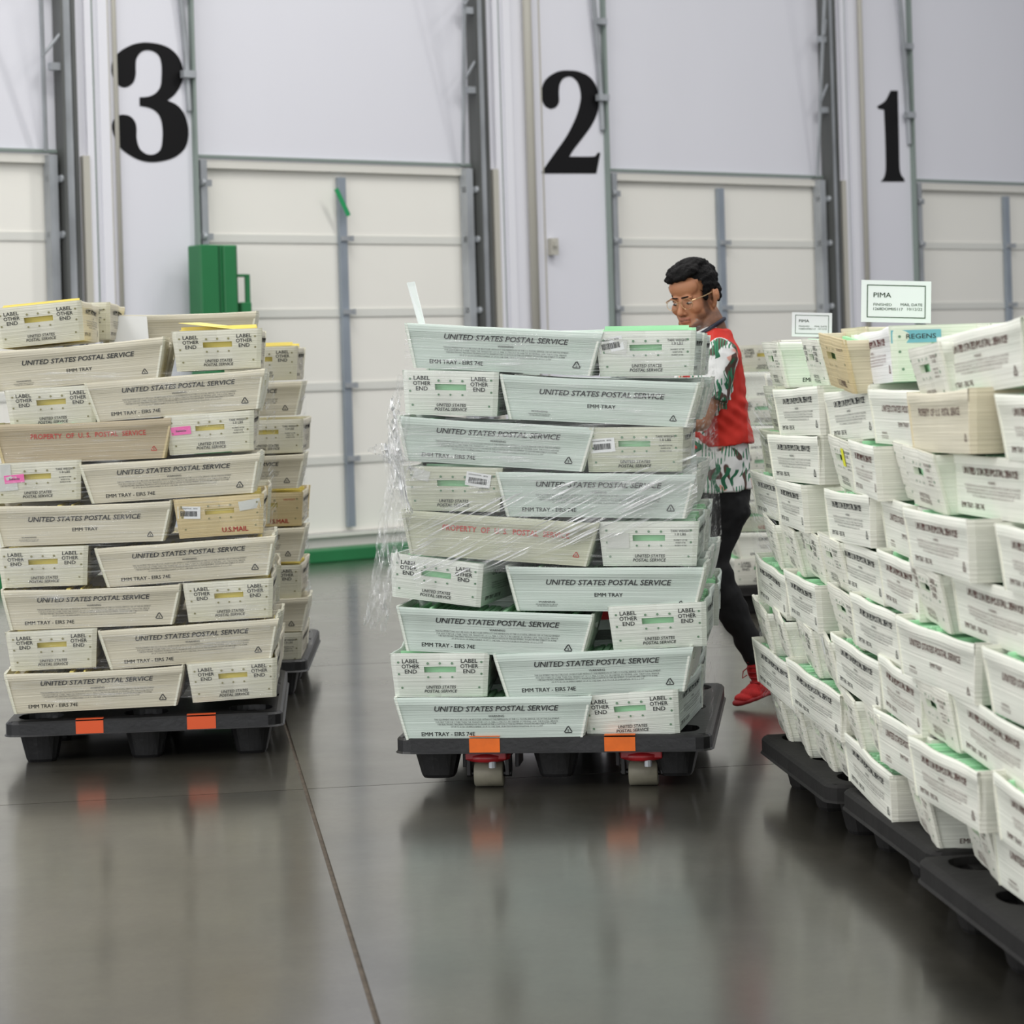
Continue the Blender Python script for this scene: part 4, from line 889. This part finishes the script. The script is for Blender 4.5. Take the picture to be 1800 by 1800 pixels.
skin, beard, lip, dark = [lin(c) for c in ((176, 120, 86), (72, 50, 40), (166, 98, 82), (60, 40, 32))]
for i, v in enumerate(me.vertices):
    p = HI @ (v.co-HC); c = Vector(skin); n = noise.noise(p*90)*.5+.5
    if p.length < .2:
        jaw = max(0, min(1, (-.056-p.z)/.02))*max(0, min(1, (abs(p.x)-.036+1.4*max(0, -.092-p.z))/.014))
        under = max(0, min(1, (-.104-p.z)/.01))*(1 if p.y < .02 else 0)
        side = max(0, min(1, (abs(p.x)-.056)/.008))*max(0, min(1, (.02-p.z)/.02))*max(0, min(1, 2-abs(p.y+.020)/.013)) if p.z > -.08 else 0
        mus = .5*max(0, 1-abs(p.z+.068)/.007)*max(0, 1-abs(p.x)/.034)*(1 if p.y < -.075 else 0)
        soul = .7*max(0, 1-abs(p.z+.101)/.008)*max(0, 1-abs(p.x)/.011)*(1 if p.y < -.07 else 0)
        k = min(1, max(jaw*.8, under*.85, side*.9, mus, soul))*(.75+.25*n)
        c = c.lerp(Vector(beard), k)
        if p.y < -.085 and abs(p.z+.084) < .012 and abs(p.x) < .025: c = c.lerp(Vector(lip), .6)
        if p.y < -.085 and abs(p.z+.084) < .0022 and abs(p.x) < .026: c = c.lerp(Vector(dark), .7)
        if p.y < -.09 and abs(p.z+.0655) < .004 and 5e-3 < abs(p.x) < .016: c = c.lerp(Vector(dark), .5)
    ca.data[i].color = (*c, 1)
at_ = body_m.node_tree.nodes.new('ShaderNodeAttribute'); at_.attribute_name = 'tone'; body_m.node_tree.links.new(at_.outputs['Color'], body_m.node_tree.nodes['Principled BSDF'].inputs['Base Color'])
mpart('body', me)
# eyes, brows
M['eye'] = mat('eye_white', (180, 168, 156), .3); M['iris'] = mat('dark_iris', (30, 20, 16), .25); M['hair'] = mat('black_hair', (12, 10, 10), .8, spec=.2, var=(.4, (60, 60, 60)), bump=(.9, (90, 90, 40)))
for sx in (-1, 1):
    b = bmesh.new(); he(b, (sx*.031, -.0835, -.018), (.0130, .008, .0038)); e = bpy.data.meshes.new('eye'); b.to_mesh(e); b.free(); e.materials.append(M['eye']); mpart('eye', e)
    b = bmesh.new(); he(b, (sx*.031-.002, -.0885, -.0195), (.0078, .0035, .0046)); e = bpy.data.meshes.new('iris'); b.to_mesh(e); b.free(); e.materials.append(M['iris']); mpart('iris', e)
    b = bmesh.new()
    for k in range(7): he(b, (sx*(.012+.0058*k), -.0985+.0007*k*k*.55, .0045+.0005*min(k, 4)-.0012*max(0, k-4)), (.0050, .0035, .0034 if k < 5 else .0024))
    mpart('eyebrow', fuse(b, .002, 1, 'eyebrow', M['hair']))
b = bmesh.new()
he(b, (0, .022, .052), (.084, .100, .086)); he(b, (0, -.045, .103), (.068, .062, .030), ax=.25); he(b, (0, -.085, .088), (.056, .026, .020), ax=.5); he(b, (-.035, -.092, .076), (.024, .016, .014), ax=.4)
he(b, (0, .075, .060), (.070, .052, .066)); he(b, (0, .076, .0), (.058, .034, .052)); he(b, (.0, .01, .118), (.060, .075, .028))
for sx in (-1, 1):
    he(b, (sx*.070, .000, .040), (.016, .055, .040)); he(b, (sx*.073, -.026, .006), (.008, .012, .030)); he(b, (sx*.066, .066, .0), (.014, .028, .042))
def hairfn(p):
    q = HI @ (p-HC); return noise.noise(Vector((q.x*55, q.y*25, q.z*60)))*.006+noise.noise(q*160)*.0025
# keep the forehead and face clear
hm = fuse(b, .0032, 2, 'hair', M['hair'], hairfn)
bm = bmesh.new(); bm.from_mesh(hm)
dl = [v for v in bm.verts if (lambda q: (q.y < -.045 and q.z < .058) or (q.y < -.032 and q.z < .03 and False))(HI @ (v.co-HC))]
bmesh.ops.delete(bm, geom=dl, context='VERTS'); bm.to_mesh(hm); bm.free(); mpart('hair', hm)
# glasses
gl = mpart('glasses', (lambda q: q.mesh('glasses', mat('gold_wire', (200, 168, 128), .3, .7)))((lambda q: (
    [q.tube([hd(sx*.034+.026*math.cos(a*math.pi/8), -.104-.0*abs(math.cos(a*math.pi/8)), -.020+.021*math.sin(a*math.pi/8)) for a in range(17)], .0011, 6) for sx in (-1, 1)],
    q.tube([hd(-.009, -.105, -.012), hd(0, -.109, -.010), hd(.009, -.105, -.012)], .0013, 6),
    [q.tube([hd(sx*.060, -.103, -.008), hd(sx*.070, -.092, -.006), hd(sx*.080, -.045, -.002), hd(sx*.084, .002, .004), hd(sx*.084, .020, -.004)], .0022, 6) for sx in (-1, 1)], q)[-1])(MB())))
tag(gl, 'thin gold wire glasses')
lens = bpy.data.materials.new('clear_lens'); lens.use_nodes = True; nt = lens.node_tree; nt.nodes.clear(); o_ = nt.nodes.new('ShaderNodeOutputMaterial'); mx = nt.nodes.new('ShaderNodeMixShader'); mx.inputs[0].default_value = .06
t_ = nt.nodes.new('ShaderNodeBsdfTransparent'); g_ = nt.nodes.new('ShaderNodeBsdfGlossy'); g_.inputs['Roughness'].default_value = .03; nt.links.new(t_.outputs[0], mx.inputs[1]); nt.links.new(g_.outputs[0], mx.inputs[2]); nt.links.new(mx.outputs[0], o_.inputs[0])
for sx in (-1, 1):
    mpart('lens', mesh('lens', [hd(sx*.034+.0255*math.cos(a*math.pi/8), -.104, -.020+.0205*math.sin(a*math.pi/8)) for a in range(16)], [tuple(range(16))], lens), gl).matrix_parent_inverse = Matrix.Identity(4)
# clothes
def shirt_mat():
    m = bpy.data.materials.new('tropical_shirt'); m.use_nodes = True; nt = m.node_tree; N = nt.nodes; L = nt.links; b = N['Principled BSDF']; b.inputs['Roughness'].default_value = .8
    tc = N.new('ShaderNodeTexCoord')
    def layer(prev, colr, scale, pos, feather, seedv, kind='noise'):
        mp = N.new('ShaderNodeMapping'); mp.inputs['Scale'].default_value = scale; mp.inputs['Location'].default_value = (seedv, seedv*.7, seedv*1.3); L.new(tc.outputs['Object'], mp.inputs[0])
        if kind == 'noise': t = N.new('ShaderNodeTexNoise'); t.inputs['Scale'].default_value = 1; t.inputs['Detail'].default_value = 1.5; t.inputs['Distortion'].default_value = .8; out = t.outputs[0]
        else:
            t = N.new('ShaderNodeTexWave'); t.inputs['Scale'].default_value = 1; t.inputs['Distortion'].default_value = 9; t.inputs['Detail'].default_value = 1; t.inputs['Detail Scale'].default_value = .5; out = t.outputs[1]
        L.new(mp.outputs[0], t.inputs[0]); r = N.new('ShaderNodeValToRGB'); r.color_ramp.elements[0].position = pos; r.color_ramp.elements[1].position = pos+feather; L.new(out, r.inputs[0])
        fac = r.outputs[0]
        if kind == 'leaf':
            mp3 = N.new('ShaderNodeMapping'); mp3.inputs['Scale'].default_value = (11, 11, 13); mp3.inputs['Location'].default_value = (seedv+2, 1, seedv); L.new(tc.outputs['Object'], mp3.inputs[0])
            t3 = N.new('ShaderNodeTexNoise'); t3.inputs['Scale'].default_value = 1; t3.inputs['Detail'].default_value = 1; L.new(mp3.outputs[0], t3.inputs[0]); r3 = N.new('ShaderNodeValToRGB'); r3.color_ramp.elements[0].position = .52; r3.color_ramp.elements[1].position = .55; L.new(t3.outputs[0], r3.inputs[0])
            mu = N.new('ShaderNodeMath'); mu.operation = 'MULTIPLY'; L.new(r.outputs[0], mu.inputs[0]); L.new(r3.outputs[0], mu.inputs[1]); fac = mu.outputs[0]
        mx = N.new('ShaderNodeMix'); mx.data_type = 'RGBA'; L.new(fac, mx.inputs['Factor']); mx.inputs[7].default_value = (*lin(colr), 1)
        if prev is None: mx.inputs[6].default_value = (*lin((228, 228, 226)), 1)
        else: L.new(prev, mx.inputs[6])
        return mx.outputs[2]
    c = layer(None, (232, 170, 154), (13, 13, 13), .62, .03, 3.1)
    c = layer(c, (86, 62, 54), (11, 11, 8), .58, .02, 9.4)
    c = layer(c, (38, 106, 74), (9, 9, 26), .50, .12, 1.7, 'leaf')
    c = layer(c, (60, 130, 96), (26, 26, 9), .60, .12, 6.2, 'leaf')
    L.new(c, b.inputs['Base Color']); return m
def wr(k, s=1.): return lambda p: (noise.noise(Vector((p.x*9+p.z*7, p.y*9, p.z*16-p.x*12)))*.010+noise.noise(p*34)*.002)*k
bm = bmesh.new(); loft(bm, [(c, a+.004, b_+.004) for c, a, b_ in [(pm(1272, 862), .112, .168)]+TOR[2:]])
for sh, el in ((shN, elN), (shF, elF)):
    q = sh.lerp(el, .60); limb(bm, [(sh+Vector((0, 0, .0)), .062), (sh.lerp(el, .3), .068)]); loft(bm, [(sh, .066, .064), (sh.lerp(el, .3), .072, .070), (sh.lerp(el, .66), .076, .066)])
loft(bm, [(pm(1246, 606), .090, .100), (pm(1243, 590), .074, .074), (pm(1238, 576), .066, .068)])
M['shirt'] = shirt_mat(); mpart('shirt', fuse(bm, .006, 2, 'shirt', M['shirt'], wr(.8)))
bm = bmesh.new()
VT = [(pm(1270, 783), .121, .168), (pm(1267, 760), .118, .163), (pm(1263, 725), .115, .160), (pm(1256, 685), .119, .160), (pm(1253, 650), .116, .162), (pm(1254, 622), .108, .160), (pm(1255, 604), .092, .135), (pm(1256, 590), .074, .095), (pm(1257, 578), .058, .066)]
loft(bm, VT); M['vest'] = mat('red_vest', (200, 42, 28), .8, var=(.1, (6, 6, 6)))
def vw(p):
    f = max(0, 1-abs((p.z-pm(1280, 730).z)+(p.x-pm(1280, 730).x)*-.8)/.10); return wr(1.1)(p)+math.sin((p.z*1.0+p.x*.75)*120)*.0035*f
mpart('vest', fuse(bm, .0055, 2, 'vest', M['vest'], vw))
bm = bmesh.new(); mb = MB(); pts = [pm(1243, 579)+Vector((-.068*math.cos(a*math.pi/8), .070*math.sin(a*math.pi/8), -.040*math.cos(a*math.pi/8))) for a in range(17)]; mb.tube(pts, .008, 8)
mpart('neck_lanyard', mb.mesh('neck_lanyard', mat('dark_blue_cord', (26, 30, 48), .7), True))
# trousers
bm = bmesh.new(); loft(bm, [(pm(1270, 845), .108, .160), (pm(1271, 880), .108, .160), (pm(1268, 915), .090, .150)])
limb(bm, [(hipN+Vector((0, 0, -.0)), .098), (pm(1262, 935, -.07), .074), (pm(1254, 985, -.08), .056), (pm(1262, 1020, -.08), .060), (pm(1288, 1075, -.06), .060), (pm(1316, 1130, -.03), .048), (pm(1329, 1163, -.02), .038)])
limb(bm, [(hipF, .098), (hipF.lerp(knF, .5), .080), (knF, .062), (knF.lerp(anF, .4), .060), (anF, .042)])
mpart('trousers', fuse(bm, .006, 2, 'trousers', mat('black_trousers', (17, 17, 19), .85, var=(.25, (8, 8, 8))), wr(1.2)))
# shoes
M['shoe'] = mat('red_shoe_knit', (190, 34, 34), .8, var=(.15, (60, 60, 60)), bump=(.5, (200, 200, 200))); M['sole'] = mat('red_sole', (150, 28, 32), .6)
def shoe(an, toe, heel):
    r = []
    b = bmesh.new(); limb(b, [(an+Vector((0, 0, .035)), .036), (an+Vector((0, 0, -.03)), .040)])
    d = (toe-heel).normalized(); up = Vector((0, 0, 1)); L = (toe-heel).length
    for t, ra, rb, hh in ((.10, .036, .036, .045), (.30, .036, .040, .050), (.5, .036, .036, .042), (.72, .040, .026, .030), (.88, .036, .020, .024)):
        c = heel+d*L*t+up*hh; ell(b, c, (ra*1.2, ra, rb), Matrix.Rotation(math.atan2(d.y, d.x), 3, 'Z'))
    limb(b, [(an+Vector((0, 0, -.02)), .042), (heel+d*L*.45+up*.055, .036), (heel+d*L*.72+up*.035, .030)])
    s = mpart('shoe', fuse(b, .004, 2, 'shoe', M['shoe']))
    b = bmesh.new()
    for t, ra in ((.08, .034), (.22, .037), (.38, .036), (.54, .038), (.70, .043), (.84, .040), (.94, .030)): ell(b, heel+d*L*t+up*.016, (.045, ra, .016), Matrix.Rotation(math.atan2(d.y, d.x), 3, 'Z') @ Matrix.Rotation(-math.asin(d.z), 3, 'Y'))
    o = mpart('sole', fuse(b, .004, 3, 'sole', M['sole']), s)
    lb = MB(); side = d.cross(up).normalized()
    for k in range(5):
        c = an.lerp(heel+d*L*.62+up*.055, k/4)+up*.012+d*.034*(1-k/6); lb.tube([c-side*.03+d*-.01, c+d*.012+up*.006, c+side*.03+d*-.01], .003, 6)
    c = an+d*.04; lb.tube([c, c+d*.03-up*.01, c+d*.035-up*.035, c+d*.012-up*.03], .0025, 6); o = mpart('laces', lb.mesh('laces', M['sole']), s)
g = pm(1294, 1233); g.z = .006
toeN = pm(1296, 1229, -.09); toeN.z = .008; heelN = pm(1376, 1200, .02); heelN.z = .052
shoe(anN, toeN, heelN)
shoe(anF, Vector((anF.x-.20, PD+.06, .006)), Vector((anF.x+.07, PD+.12, .006)))
